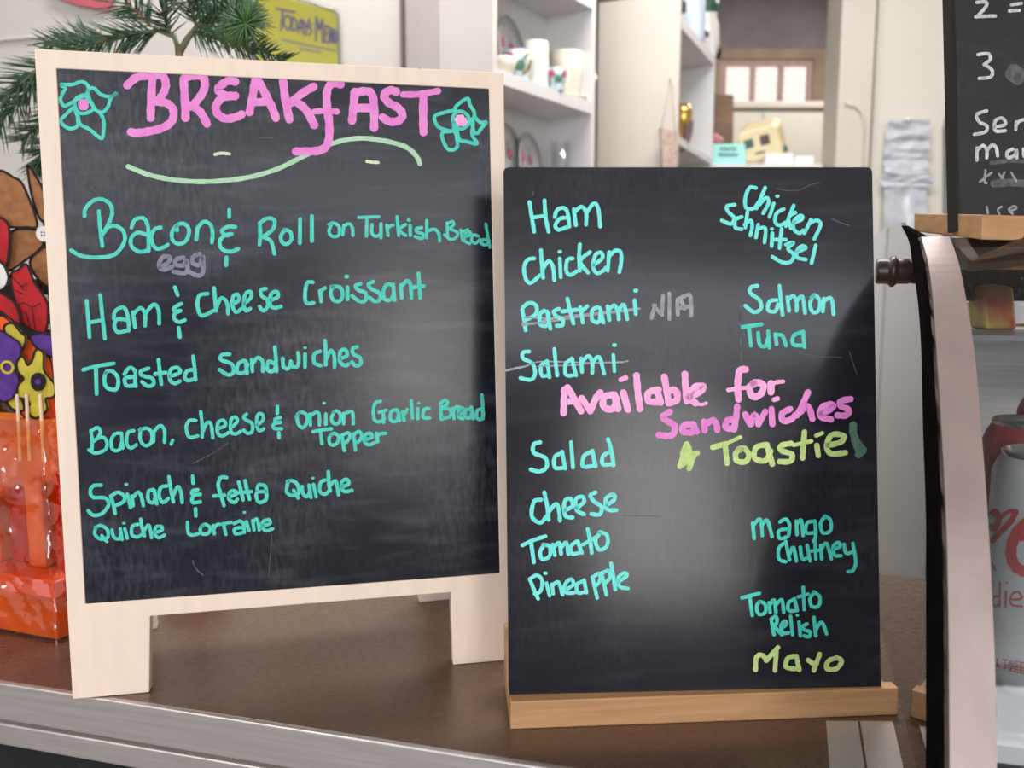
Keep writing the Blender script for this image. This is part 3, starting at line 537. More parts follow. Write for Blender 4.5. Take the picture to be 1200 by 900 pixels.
# steel post: lateral strip along the inner curve
Ri = []
for pl, (rx, ry) in zip(Li, rightx):
    q = on_plane(rx, ry, pl, cd); wd = max(.012, (q-pl).dot(cl)); Ri.append(pl+cl*wd)
n = len(Li); bk = cd*.018
st = MB(); vs = Li+Ri+[p+bk for p in Li]+[p+bk for p in Ri]; fs = []
for i in range(n-1):
    for a_, b_ in ((0,1),(1,3),(3,2),(2,0)): fs.append((a_*n+i, a_*n+i+1, b_*n+i+1, b_*n+i))
fs += [(0,n,3*n,2*n), (n-1,2*n-1,4*n-1,3*n-1)]
st.add(vs, fs); st.build('end_post', M['steel_pink'], case, smooth=False, label='warm brushed steel end post')
# side glass
back_top = GP(1028, 262.5); dd = .30
gl = [p+cl*.001 for p in Lo]; pb = [tip+cd*.02, tip+cd*dd]
side = gl[::-1]+[tip+cl*.001+cd*.012+V((0,0,.002)), V((tip.x, tip.y, tip.z+.004))+cd*dd+cl*.001]
side += [V((side[-1].x, side[-1].y, ZC+.0005))]
MB().prism(side, cl*.004).build('side_glass', M['side_glass'], case, label='clear side glass')
# front curved glass, to the right of the post
fg = MB(); lenr = .75; n = len(Ri)
Rg = [p+cd*.004 for p in Ri]
ext = [p+cl*lenr for p in Rg]
fs = [(i, i+1, n+i+1, n+i) for i in range(n-1)]
fg.add(Rg+ext, fs); fgo = fg.build('front_glass', M['glass'], case, smooth=True, label='curved front glass')
# top slab, sloping down towards the customer
tz = Li[0]
topf = MB(); t0 = Li[0]+cl*.026+cd*.0+V((0,0,.001)); f0 = t0-V((0,0,.010)); f1 = t0+cl*lenr; slope = V((0,0,.012))
topf.hexa([f0, f1, f1+cd*.32+slope, f0+cd*.32+slope], [f0+V((0,0,.008)), f1+V((0,0,.008)), f1+cd*.32+slope+V((0,0,.008)), f0+cd*.32+slope+V((0,0,.008))])
topf.build('top_slab', M['dark_panel'], case)
# inside: back wall, floor shelf, shelf edge, floor
def ibox(l0, l1, d0, d1, z0, z1, name, m, **k):
    g = G0+V((0,0,0)); q = [g+cl*l0+cd*d0, g+cl*l1+cd*d0, g+cl*l1+cd*d1, g+cl*l0+cd*d1]
    return MB().hexa([(p.x,p.y,z0) for p in q], [(p.x,p.y,z1) for p in q]).build(name, m, case, **k)
gz = tip.z-.004
ibox(.006, .80, .27, .28, ZC+.0005, gz-.008, 'rear_panel', M['steel'])
SH = ZC+.064
ibox(.022, .80, -.135, .26, SH-.004, SH, 'shelf', M['grey_shelf'])
ibox(.022, .80, -.140, -.135, SH-.006, SH+.001, 'shelf_edge', M['silver'])
ibox(.022, .80, -.10, .26, ZC+.001, ZC+.01, 'case_floor', M['grey_shelf'])
ibox(.03, .80, .0, .26, ZC+.30, ZC+.304, 'glass_shelf', M['grey_shelf'])
# hinge knob going through the side glass
kc = GP(1066, 318)
kb = MB(); kax = -cl
r = .0108
kb.lathe([(0,-.012),(r*.9,-.012),(r*.95,0),(r,.001),(r,.010),(r*1.25,.0125),(r*1.25,.0150),(r,.0175),(r,.026),(r*.92,.027),(0,.027)], kc, kax, 32)
kb.build('hinge_knob', M['brown_plastic'], case, smooth=True, bevel=.0006, label='dark brown hinge knob')
# rails of the case laid on the counter, seen in front of the oak base
for (x0, x1, nm) in ((968, 1005, 'base_rail'), (1008, 1046, 'base_rail')):
    p0 = on_z(x0, 846); p1 = on_z(x1, 846); q0 = p0-cd*.17; q1 = p1-cd*.17
    # clip at the counter's front edge
    def clip(p, d):
        t = (p-E0).dot(ve)/d.dot(ve); return p-d*t
    q0 = clip(p0, cd); q1 = clip(p1, cd)
    MB().prism([q0, q1, p1, p0], (0,0,.0009)).build(nm, M['steel_pale'], case, label='pale flat steel rail')
# cans
def can(px_left, Y, label, m, zb=SH, px_mid=None):
    c = P(px_left, 700, Y); R = .033
    ctr = V((c.x+R*1.03, Y, zb))
    t = thing('drink_can', label, 'can', ctr, 'drink cans inside the display case')
    MB().lathe([(0,.004),(.022,.001),(.026,0),(.031,.008),(R,.014),(R,.150),(.031,.156),(.0275,.1625)], ctr, n=48).build('can_body', m, t, smooth=True)
    MB().lathe([(.0275,.1625),(.0282,.165),(.0270,.1662),(.0255,.1655),(.0245,.1615),(.0225,.1605),(.0215,.162),(0,.162)], ctr, n=48).build('lid', M['canlid'], t, smooth=True)
    tb = MB(); tp = ctr+V((0,0,.1628))
    pts = [tp+V((.0065*math.cos(k*PI/8), .011*math.sin(k*PI/8)-.004, 0)) for k in range(16)]
    tb.prism(pts, (0,0,.001)); tb.build('ring_pull', M['canlid'], t)
    return t, ctr, R
c1, cc, R = can(1158, .565, 'silver diet cola can with red script, nearest the curved glass', M['can'])
def canhit(px, py):
    d = ray(px, py); ox, oy = EYE.x-cc.x, EYE.y-cc.y
    A = d.x*d.x+d.y*d.y; B = 2*(ox*d.x+oy*d.y); C_ = ox*ox+oy*oy-(R+.0001)**2
    D = B*B-4*A*C_
    if D < 0: D = 0
    p = EYE+d*((-B-math.sqrt(D))/(2*A)); nn = V((p.x-cc.x, p.y-cc.y, 0)).normalized(); return p, nn
a = (1000,460,3.75); b = (1000,660,3.75)
write(c1, M['canred'], canhit, 8, [(*a, "606,540 625,520 640,560 620,600 606,590;615,650 640,620 690,570 715,525", 7), (*a, "715,520 680,525 640,560 625,600", 5), (*a, "780,560 730,600 700,660 695,720 715,765 750,785 790,780", 13), (*a, "740,640 800,620 850,640 860,700 830,760", 8)], 'red script letters')
write(c1, M['canred'], canhit, 2.6, [(*b, "640,150 622,145 612,170 622,190 642,180;645,85 643,190;672,125 670,190;692,160 740,155 725,125 697,140 695,180 742,190;778,90 776,180 795,190;762,128 800,128"), (*b, "675,85", 2), (*a, "610,750 625,780", 2)], 'red word diet')
write(c1, M['canred'], canhit, 1.0, [(*b, "655,422 680,426;668,424 664,445;682,447 694,427 702,450;686,441 700,443;724,430 710,432 712,440 722,444 718,452 706,450;728,433 750,437;739,435 735,456;760,438 756,460;760,438 778,441;758,449 772,451;756,460 774,463;635,450 632,420;632,435 640,418;632,440 632,455;636,440 645,458;668,447 664,470;668,447 684,450;666,458 680,460;692,450 688,474;692,450 704,454 702,462 690,462 702,476;714,454 710,477;714,454 730,457;712,466 726,468;710,477 726,480;738,458 734,481;738,458 754,461;736,470 750,472;734,481 750,484")], 'tiny red words TASTE and FREE')
can(1144, .62, 'dark red cola can behind the silver can in the case', M['candark'], SH+.012)
can(1182, .66, 'second can row lid glinting at the back of the case', M['candark'], SH+.028)
# packet shapes standing in for room reflections in the curved glass
def packet(name, quad, Y, m, label, th=.02):
    o = MB().prism([P(*p, Y) for p in quad], (0, th, 0)).build(name, m, bevel=.003); return tag(o, label, 'packet')
sz = on_z  # unused alias kept simple
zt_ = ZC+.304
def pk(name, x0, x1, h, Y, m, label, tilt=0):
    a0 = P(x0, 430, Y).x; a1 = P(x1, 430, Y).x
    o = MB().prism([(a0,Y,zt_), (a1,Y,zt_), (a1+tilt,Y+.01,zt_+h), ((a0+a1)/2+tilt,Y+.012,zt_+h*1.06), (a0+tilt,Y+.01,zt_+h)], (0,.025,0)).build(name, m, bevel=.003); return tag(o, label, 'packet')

# ================================================================ UPPER CHALKBOARD on the case
def base_pts():
    Yl, Yc, Yr = .80, .655, .76
    return Yl, Yc, Yr
# stand: end face from (1071,250/271) to corner (1152,252/281), front face going right
e0t, e0b = P(1071,250,.78), P(1071,271,.78); e1t, e1b = P(1151.5,251.5,.655), P(1150.5,281,.655)
fd = V((.955, .295, 0)).normalized(); sd = (e0b-e1b)
f2b = e1b+fd*.30; f2t = e1t+fd*.30
tb_ = thing('menu_board', 'black chalkboard with white chalk numbers standing on top of the display case', 'menu board', (e1b+f2b)/2)
MB().hexa([e1b, f2b, f2b+(e0b-e1b), e0b], [e1t, f2t, f2t+(e0t-e1t), e0t]).build('base', M['oak'], tb_, bevel=.001)
# board plane: left edge front arris through (1125,0) and (1125,250)
Yb = .70
pB = P(1125,268,Yb)+V((0,-.004,0)); pT = P(1118.5,-60,Yb+.028)
bn = fd.cross((pT-pB).normalized()).normalized(); bn = bn if bn.y < 0 else -bn
def thit(px, py): return on_plane(px, py, pB, bn), bn
upv = (pT-pB).normalized()
q = [on_plane(1124.5,250,pB,bn)-upv*.014, None, None, on_plane(1118,-40,pB,bn)+upv*.02]
q[1] = q[0]+fd*.30; q[2] = q[3]+fd*.30
MB().prism(q, -bn*.009).build('writing_surface', M['slate_t'], tb_)
# black edging strip, full thickness of the left edge
MB().prism([q[0]+bn*.0004, q[0]-fd*.0035+bn*.0004, q[3]-fd*.0035+bn*.0004, q[3]+bn*.0004], -bn*.0095).build('edge_trim', M['black'], tb_)
a = (1000,0,3.46)
write(tb_, M['white_chalk'], thit, 4, [(*a, "500,10 535,8 540,20 525,42 500,68;495,68 540,66 575,65;632,44 672,42;640,20 680,14;505,222 545,218 555,240 530,262;530,262 562,285 555,312 510,318;540,450 500,465 510,495 540,510 535,535 490,545;570,515 615,505 605,480 575,490 575,530 615,530;660,495 658,525;658,508 672,492 692,485;500,600 500,650;500,612 525,590 540,610 540,640;540,612 562,588 578,600 584,632;645,605 622,618 628,640 655,628 660,605 662,640;690,605 692,635 712,630")], 'white chalk words 2 =, 3, Ser, May')
write(tb_, M['grey2'], thit, 2.2, [(*a, "512,738 560,700;535,690 532,738 540,742;590,705 612,735;612,700 592,738;640,700 660,735;540,838 545,865;600,838 585,850 592,868;635,856 660,845 650,835 630,850 645,868", 2.6)], 'smeared chalk words')
write(tb_, M['dust'], thit, 15, [(*a, "650,285 670,300;640,300 665,320"), (*a, "560,660 640,652 690,655", 5), (*a, "570,745 640,740 690,745", 9)], 'chalk smudges', name='smudge')

# ================================================================ things in the case
pk('sweet_packet', 1152, 1190, .035, .70, M['refl_y'], 'yellow and red packet shape standing in for a room reflection in the case glass')  # yellow and red room reflection, built as a solid packet
pk('reflection_bar', 1172, 1215, .055, .76, M['refl_o'], 'orange bar shape standing in for a room reflection behind the yellow shape in the case', .01)  # orange room reflection, built as a solid bar

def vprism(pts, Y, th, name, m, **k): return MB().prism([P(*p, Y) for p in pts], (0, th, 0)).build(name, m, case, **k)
vprism([(1138,306),(1260,288),(1260,306),(1138,318)], .70, .006, 'reflection_strip', M['oak'], label='orange-brown strip standing in for a reflection under the top')  # reflected orange-brown streak, built as a solid strip
vs = []; fs = []
for j in range(9):
    for i_ in range(60):
        p = P(1122+i_*2.6, 316+j*4.6, .72); p.y += noise.noise(V((i_*.45, j*.8, 3)))*.012; vs.append(p)
for j in range(8):
    for i_ in range(59): fs.append((j*60+i_, j*60+i_+1, (j+1)*60+i_+1, (j+1)*60+i_))
mesh('foil_strip', vs, fs, M['foil'], case, label='crinkled black foil strip')
vprism([(1130,354),(1270,350),(1270,378),(1132,380)], .74, .01, 'reflection_band', M['steel_pale'])  # grey band of reflected room, built as a solid bar
# ================================================================ LEFT: gift bag, felt flowers, fir
def felt(parent, pts, Y, m, name, ox, oy, s, edge=1.06, thick=.003, smoothit=True, label=None):
    pp = [tuple(float(c) for c in q_.split(',')) for q_ in pts.split()]
    pp.append(pp[0]); sp = smooth_line(pp)[:-1] if smoothit else [V(p) for p in pp[:-1]]
    cx = sum(p[0] for p in sp)/len(sp); cy = sum(p[1] for p in sp)/len(sp)
    def tr(p, k): return P(ox+(cx+(p[0]-cx)*k)/s, oy+(cy+(p[1]-cy)*k)/s, Y)
    o = MB().prism([tr(p, 1) for p in sp], (0, thick, 0)).build(name, m, parent, bevel=.0005, label=label)
    if edge > 1:
        write(o, M['felt_edge'], lambda x, y: (P(x, y, Y-.0002), V((0,-1,0))), 3.0 if edge > 1.04 else 2.0, [(ox, oy, s, ' '.join('%g,%g' % p for p in pp))], name='stitched_edge')
    return o
# black striped gift bag standing behind the orange parcel
gb = V((P(0,700,.93).x, .93, ZC))
bagx0, bagx1 = P(-95, 500, .93).x, P(66, 500, .93).x
zt = P(0, 305, .93).z
gbag = thing('gift_bag', 'black gift bag with white stripes behind the orange parcel at the left edge', 'gift bag', gb)
MB().box(bagx0, bagx1, .93, 1.01, ZC, zt-.02).build('bag_body', M['felt_edge'], gbag, bevel=.003)
for k in range(5):
    z0 = P(60, 345+k*17, .93).z; x1 = bagx1+.0
    MB().prism([(x1-.010,.9295,z0-.003),(x1+.0006,.9295,z0-.007),(x1+.0006,.9295,z0-.001),(x1-.010,.9295,z0+.002)], (0,-.0008,0)).build('white_stripe', M['paper'], gbag)
# brown felt flower with a button
bf = thing('felt_flower', 'big brown felt flower with a white button centre, above the red bow', 'felt flower', P(45,270,.90), None)
a = (0,180,4)
felt(bf, "215,250 330,200 400,300 380,400 230,400", .908, M['felt_brown'], 'petal', *a, 1.05)
felt(bf, "130,60 170,110 210,190 225,300 190,310 150,200", .905, M['felt_brown'], 'petal', *a, 1.1)
felt(bf, "0,80 60,110 110,150 175,330 120,345 60,345 0,330 -90,240 -60,120", .902, M['felt_brown'], 'petal', *a, 1.05)
felt(bf, "60,362 185,362 200,430 120,500 30,550 40,450", .904, M['felt_brown'], 'petal', *a, 1.07)
felt(bf, "200,440 250,470 260,620 190,600 140,510", .906, M['felt_brown'], 'petal', *a, 1.07)
bc = P(50.5, 274, .898); MB().lathe([(0,0),(.0075,0),(.0082,.0012),(.0082,.0025),(0,.0025)], bc, (0,1,0), 28).build('button', M['china'], bf, smooth=False)
for dx, dz in ((-.0015,-.0015),(.0015,-.0015),(-.0015,.0015),(.0015,.0015)):
    MB().lathe([(0,0),(.0009,0),(.0009,.0006),(0,.0006)], bc+V((dx,-.0005,dz)), (0,1,0), 8).build('thread', M['felt_purple'], bf)
MB().tube([P(50,275,.91)+V((0,.003,0)), P(48,330,.916)+V((0,.0,0)), P(48,380,.925)], .003, 8).build('stem', M['felt_edge'], bf)
# red bow
rbw = thing('felt_bow', 'red felt bow with dark stitched folds under the brown flower', 'bow', P(30,350,.88))
felt(rbw, "-60,300 0,300 42,345 40,470 20,540 -60,600", .896, M['felt_red'], 'ribbon_tail', *a, 1.06)
felt(rbw, "50,575 85,545 125,520 160,600 200,660 225,720 215,830 170,835 140,820 100,790 75,720", .886, M['felt_red'], 'bow_loop', *a, 1.05)
felt(rbw, "-60,620 0,650 60,690 90,750 90,800 40,770 0,740 -60,730", .882, M['felt_red'], 'bow_loop', *a, 1.06)
write(rbw, M['felt_edge'], lambda x, y: (P(x, y, .8855), V((0,-1,0))), 1.1, [(*a, "75,720 110,700 150,720 190,700;60,580 100,620 130,610;90,610 110,640;120,740 140,810;150,730 165,820;70,640 110,660")], 'dark fold lines', name='fold_line')
felt(rbw, "-30,500 15,520 40,580 20,630 -30,640", .890, M['china'], 'white_bobble', *a, 1.05)
# flower bunch
fb = thing('felt_flower', 'bunch of purple, mustard and orange felt flowers pinned to the orange parcel', 'felt flower', P(40,440,.83))
a = (0,380,4)
felt(fb, "100,85 150,65 210,100 235,160 250,230 262,350 300,470 250,460 215,445 180,502 140,495 110,430 60,380 20,300 60,150", .852, M['felt_orange'], 'orange_petals', *a, 1.03)
felt(fb, "-60,20 0,-40 60,0 110,60 60,110 -20,110 -80,80", .848, M['felt_orange'], 'orange_petals', *a, 1.03)
felt(fb, "140,60 190,40 250,55 300,90 280,150 225,150 180,120", .846, M['felt_purple'], 'purple_petals', *a, 1.06)
felt(fb, "170,470 215,440 300,470 300,530 230,545 180,520", .850, M['felt_purple'], 'purple_petals', *a, 1.04)
felt(fb, "20,10 60,-5 95,35 120,60 110,110 80,115 50,85 30,60", .843, M['felt_yellow'], 'mustard_leaf', *a, 1.07)
felt(fb, "-60,40 0,30 50,60 90,90 95,140 70,200 88,270 60,340 30,360 0,355 -60,300 -90,160", .840, M['felt_purple'], 'purple_flower', *a, 1.04)
felt(fb, "30,350 90,335 112,400 60,400", .845, M['felt_yellow'], 'mustard_leaf', *a, 1.05)
MB().lathe([(.0045,0),(.0068,.0004),(.0068,.002),(.0045,.002),(.0045,0)], P(8,430.5,.837), (0,1,0), 20).build('flower_ring', M['felt_yellow'], fb)
felt(fb, "130,190 150,170 165,125 185,118 205,140 205,200 215,230 255,280 258,330 240,345 215,350 222,390 210,415 170,440 140,425 128,390 140,372 110,350 85,340 83,290 110,255 85,225 78,180 100,150 115,160", .836, M['felt_yellow'], 'mustard_flower', *a, 1.05)
felt(fb, "175,228 203,245 208,280 190,310 165,312 145,290 143,255 155,235", .832, M['felt_edge'], 'flower_centre', *a, 1)
felt(fb, "178,255 190,265 186,282 170,282 162,268", .830, M['felt_purple'], 'flower_dot', *a, 1)
# orange parcel: box, sweets, cellophane
pc = on_z(68, 755); du = (on_z(0,742)-pc); du.z = 0; du.normalize(); dv = V((-du.y, du.x, 0)); dv = dv if dv.y > 0 else -dv
par = thing('gift_parcel', 'orange gift box of sweets wrapped in shiny orange cellophane at the left edge', 'gift', pc+du*.05)
zl = P(68, 703, pc.y).z; zl2 = P(68, 682, pc.y).z
def pbox(a0,a1,b0,b1,z0,z1,name,m,**k):
    q = [pc+du*a0+dv*b0, pc+du*a1+dv*b0, pc+du*a1+dv*b1, pc+du*a0+dv*b1]
    return MB().hexa([(p.x,p.y,z0) for p in q],[(p.x,p.y,z1) for p in q]).build(name, m, par, **k)
pbox(.003, .17, .003, .075, ZC+.002, zl, 'box', M['orange_box'], bevel=.002)
pbox(.000, .175, .000, .078, zl, zl2, 'box_rim', M['pink_trim'], bevel=.002)
for k in range(4):
    zt2 = P(30, 560+k*12, .79).z
    pbox(.008+k*.030, .030+k*.030, .03-.006*(k % 2), .045, zl2, zt2, 'sweet_packet', M['red_card'] if k % 2 == 0 else M['orange_box'], bevel=.003)
pbox(.010, .165, .046, .072, zl2, P(40,500,.8).z, 'sweet_box', M['orange_box'], bevel=.003)
for px in (31, 47, 20):
    MB().tube([P(px, 462, .835), P(px+2, 500, .83), P(px+4, 540, .825)], .0016, 8).build('lolly_stick', M['stick'], par)
def wrinkled(name, a0, a1, b0, b1, zb, ztop, m, amp, lean=0):
    N, K = 200, 110; vs = []; fs = []
    loop = []
    per = [(a0,b0),(a1,b0),(a1,b1),(a0,b1)]
    for e in range(4):
        p, q_ = per[e], per[(e+1)%4]
        for i in range(N//4*1): t = i/(N//4); loop.append((p[0]+(q_[0]-p[0])*t, p[1]+(q_[1]-p[1])*t))
    n = len(loop); cx = (a0+a1)/2; cy = (b0+b1)/2
    for j in range(K+1):
        t = j/K; z = zb+(ztop-zb)*t; k = 1.0-.10*t
        for i, (x, y) in enumerate(loop):
            pt = pc+du*(cx+(x-cx)*k)+dv*(cy+(y-cy)*k); pt.z = z
            d_ = noise.noise_vector(V((pt.x*38, pt.y*38, pt.z*30)))*amp*(min(1, t*5)*.8+.2)+noise.noise_vector(V((pt.x*120+5, pt.y*120, pt.z*80)))*amp*.35*min(1, t*8)+noise.noise_vector(V((pt.x*260+5, pt.y*260, pt.z*200)))*amp*.15*min(1, t*8)
            vs.append(pt+V((d_.x, d_.y, d_.z*.3 if j else 0)))
    for j in range(K):
        for i in range(n): fs.append((j*n+i, j*n+(i+1)%n, (j+1)*n+(i+1)%n, (j+1)*n+i))
    return mesh(name, vs, fs, m, par, smooth=True)
wrinkled('cellophane', -.003, .178, -.003, .082, ZC+.0005, P(40, 492, .79).z, M['cello'], .006)

# fir tree in a pot behind the A-frame board
Yt = 1.03
base = P(212, 300, Yt); base = V((base.x, Yt, ZC))
fir = thing('fir_sprig', 'dark green fir branches rising behind the top left of the breakfast board', 'plant', base)
MB().lathe([(0,.001),(.032,.001),(.040,.075),(.043,.078),(.036,.078),(.034,.06),(0,.06)], base, n=28).build('pot', M['felt_red'], fir, smooth=True)
def pp(x, y, dy=0): return P(x, y, Yt+dy)
MB().tube([base+V((0,0,.05)), P(214,330,Yt), P(210,62,Yt), P(204,42,Yt), P(181,33,Yt)], [.006,.005,.0045,.004,.0035], 10).build('stem', M['bark'], fir, smooth=True)
MB().tube([P(210,62,Yt), P(220,45,Yt), P(232,30,Yt)], [.004,.0035,.003], 10).build('stem', M['bark'], fir, smooth=True)
def needle_mesh(mb, p, d, L, r, rng):
    d = d.normalized(); a_ = d.cross(V((rng.random()-.5, rng.random()-.5, rng.random()-.5))).normalized(); b_ = d.cross(a_)
    m_ = p+d*L*.5+V((0,0,-L*.04)); e = p+d*L+V((0,0,-L*.10))
    vs = [p+a_*r, p-a_*r*.5+b_*r*.8, p-a_*r*.5-b_*r*.8, m_+a_*r, m_-a_*r*.5+b_*r*.8, m_-a_*r*.5-b_*r*.8, e]
    mb.add(vs, [(0,1,4,3),(1,2,5,4),(2,0,3,5),(3,4,6),(4,5,6),(5,3,6)])
def branch(pts, twig_r, L, dens, m, tw='bark', spread=1.0, seed=1, fwd=.8):
    rng = random.Random(seed); pts = [P(x, y, Yt+dy) for x, y, dy in pts]
    # dense polyline
    poly = []
    for i in range(len(pts)-1):
        for k in range(8): poly.append(lerp(pts[i], pts[i+1], k/8))
    poly.append(pts[-1])
    t = MB().tube(poly, [max(.0008, twig_r*(1-.7*i/len(poly))) for i in range(len(poly))], 7).build('twig', M[tw], fir, smooth=True)
    mb = MB()
    total = sum((poly[i+1]-poly[i]).length for i in range(len(poly)-1)); nn_ = int(total*dens*.72)
    for k in range(nn_):
        f = k/nn_*(len(poly)-1); i = int(f); p = lerp(poly[i], poly[min(i+1, len(poly)-1)], f-i)
        tdir = (poly[min(i+1, len(poly)-1)]-poly[max(i-0, 0)]).normalized()
        a_ = tdir.cross(V((0,1,0))).normalized(); b_ = tdir.cross(a_)
        an = rng.random()*2*PI; side = a_*math.cos(an)+b_*math.sin(an)*.6
        needle_mesh(mb, p, tdir*fwd+side*spread*(.8+.4*rng.random()), L*1.08*(.75+.45*rng.random())*(1 if f < len(poly)*.85 else .75), .00095, rng)
    nd = mb.build('needles', m, t, smooth=True, kind='stuff')
N1, N2 = M['needle'], M['needle2']
branch([(183,37,0),(150,40,-.01),(115,50,-.02),(80,60,-.03),(40,85,-.04),(0,118,-.05)], .0028, .036, 1900, N1, seed=1)
branch([(176,30,0),(165,18,-.01),(150,5,-.02),(138,-12,-.03)], .0025, .034, 2000, N1, 'orange_twig', seed=2)
branch([(120,52,0),(90,40,.02),(55,50,.03)], .0016, .030, 1800, N1, seed=3)
branch([(48,78,-.02),(38,100,-.03),(15,125,-.04),(-10,150,-.05)], .0016, .030, 1900, N1, seed=4)
branch([(90,60,.0),(80,100,.03),(55,140,.03),(25,165,.02)], .0018, .032, 1700, N1, seed=5)
branch([(100,100,.03),(70,160,.04),(50,180,.03),(45,200,.03)], .0016, .030, 1900, N1, seed=6)
branch([(232,30,0),(255,20,-.02),(275,18,-.05),(296,22,-.09)], .0026, .034, 2400, N1, seed=7)
branch([(225,38,0),(260,47,-.01),(295,56,-.02),(335,70,-.03)], .0022, .024, 1900, N1, seed=8)
branch([(230,30,0),(225,10,-.01),(232,-10,-.02)], .0022, .034, 2200, N1, seed=9)
branch([(272,20,-.07),(283,26,-.10),(288,28,-.13)], .0024, .028, 5200, N2, spread=1.2, seed=10, fwd=.4)
branch([(240,25,0),(265,0,-.03),(290,-18,-.05)], .0022, .034, 2200, N1, seed=11)
branch([(200,40,0),(190,15,-.02),(200,-12,-.03)], .002, .034, 2000, N1, seed=12)

# sign TODAY'S MENU on the back wall
Ys = 1.75
sg = thing('menu_sign', "yellow sheet lettered TODAY'S MENU in a clear clip holder on the wall", 'sign', V((P(360,40,Ys).x, 2.3, P(360,40,Ys).z)))
Ys = 2.285
MB().prism([P(300,-12,Ys), P(395,14,Ys), P(396,74,Ys), P(390,110,Ys), P(300,110,Ys)], (0,.004,0)).build('sheet', M['yellow'], sg)
MB().prism([P(298,-22,Ys-.004), P(394,8,Ys-.004), P(398,12,Ys-.004), P(398,112,Ys-.004), P(298,112,Ys-.004)], (0,.003,0)).build('clear_cover', glassy('sign_cover', (.96,.96,.96), .05), sg)
MB().tube([P(298,-19,Ys-.006), P(392,12,Ys-.006), P(396,18,Ys-.006), P(399,110,Ys-.006)], .003, 8).build('cover_edge', M['grey_shelf'], sg)
sgh = lambda x, y: (P(x, y, Ys-.001), V((0,-1,0)))
write(sg, M['purple_ink'], sgh, 2.2, [(300,0,4, "95,40 185,58;125,48 118,140;140,75 130,110 150,140 165,110 155,78 140,75;170,80 168,145;170,82 190,100 188,135 168,145;198,150 212,90 222,158;202,130 220,132;222,98 234,130;246,98 232,165;250,90 248,104;263,112 250,122 261,145 248,165;283,80 281,190;283,80 297,140;297,140 311,92;311,92 312,200;326,120 322,195;326,120 338,125;324,155 334,158;322,195 335,200;343,200 345,130;345,130 356,200;356,200 360,135;367,140 365,192 374,200 380,145")], "purple hand lettering TODAY'S MENU")
write(sg, M['grey2'], sgh, 2.0, [(300,0,4, "120,185 240,212 370,238;205,228 300,245")], 'grey underlines')
# red poster strip at the top left
o = MB().prism([P(60,-40,2.28), P(150,-40,2.28), P(126,12,2.28), P(92,6,2.28), P(64,-4,2.28)], (0,.012,0)).build('wall_poster', M['red_poster']); tag(o, 'red poster edge on the wall above the fir branches', 'poster')
o = MB().prism([P(-60,64,2.29), P(-60,46,2.29), P(4,44,2.29), P(60,40,2.29), P(60,42.5,2.29), P(4,47,2.29)], (0,.009,0)).build('wall_rail', M['wall_pale']); tag(o, 'thin pale rail on the wall at far left behind the fir', 'rail')

# ================================================================ SHELF UNIT 1 (crockery)
def flat(p, z): return V((p.x, p.y, z))
def unit(name, label, A, B, nb, depth, zt, shelves, m_near, m_in, loc):
    un = thing(name, label, 'shelf unit', loc)
    u = (B-A); u.z = 0; Ln = u.length; u.normalize()
    def bx(s0, s1, t0, t1, z0, z1, nm, m, **k):
        q = [A+u*s0+nb*t0, A+u*s1+nb*t0, A+u*s1+nb*t1, A+u*s0+nb*t1]
        return MB().hexa([flat(p, z0) for p in q], [flat(p, z1) for p in q]).build(nm, m, un, **k)
    bx(0, .018, 0, depth, 0, zt, 'side_panel', m_near, bevel=.001)
    bx(Ln-.018, Ln, 0, depth, 0, zt, 'side_panel', m_in, bevel=.001)
    bx(.018, Ln-.018, depth-.01, depth, 0, zt, 'back_panel', m_in)
    for z0, z1 in shelves: bx(.018, Ln-.018, 0.0, depth-.01, z0, z1, 'shelf', m_in, bevel=.001)
    return un, u, Ln
z1t = P(695,121,2.28).z; z1b = P(695,135,2.28).z
z1u = P(695,13,2.28).z
sh1, uu1, L1 = unit('crockery_shelf', 'white open shelf unit holding floral cups and plates behind the two menu boards', A1, B1, n1, .146, 2.9,
    [(z1b, z1t), (z1u, z1u+.035), (P(620,147,2.12).z-.192, P(620,147,2.12).z-.172), (.1, .13), (.9, .93)], M['wall_pale'], M['white'], flat(A1, 0))
def on_shelf(s, t, z): p = A1+uu1*s+n1*t; return V((p.x, p.y, z))
# solve for a shelf position under a pixel column
def shelf_at(px, t, z, A=A1, u=uu1, nb=n1):
    k = (px-600)/1000/ math.cos(TH)   # approx: X = k*Y near the horizon
    best = min((abs(((A+u*s+nb*t).x)/((A+u*s+nb*t).y)*1000-(px-600)*1.0/ (math.cos(TH)+((z-EYE.z)/(A+u*s+nb*t).y)*math.sin(TH)) ), s) for s in [i*.002 for i in range(-50, 330)])
    return V(((A+u*best[1]+nb*t).x, (A+u*best[1]+nb*t).y, z))
def plate(px, t, z, rad, label, group, tiltback=.10, m='china_grey'):
    c = shelf_at(px, t, z); nn1 = V((-.93,.37,0)).normalized(); ax = (-nn1*math.cos(tiltback)+V((0,0,1))*math.sin(tiltback)).normalized()
    up = V((0,0,1))*math.cos(tiltback)+nn1*math.sin(tiltback)
    ctr = c+up*rad+V((0,0,.001))
    t_ = thing('plate', label, 'plate', c, group)
    MB().lathe([(0,0),(rad*.6,0),(rad*.72,.004),(rad,.010),(rad,.012),(rad*.7,.007),(rad*.6,.003),(0,.003)], ctr, ax, 36).build('plate_body', M[m], t_, smooth=True)
    for k, (da, dr) in enumerate(((.4,.45),(3.6,.5),(2.2,.2))):
        a2 = ax.cross(up).normalized(); pos = ctr+a2*math.cos(da)*rad*dr*1.3+up*math.sin(da)*rad*dr*1.3+ax*.0065
        MB().lathe([(0,0),(rad*.15,0),(rad*.11,.002),(0,.003)], pos, ax, 9).build('painted_rose', M['rose' if k != 1 else 'leafp'], t_)
    return t_
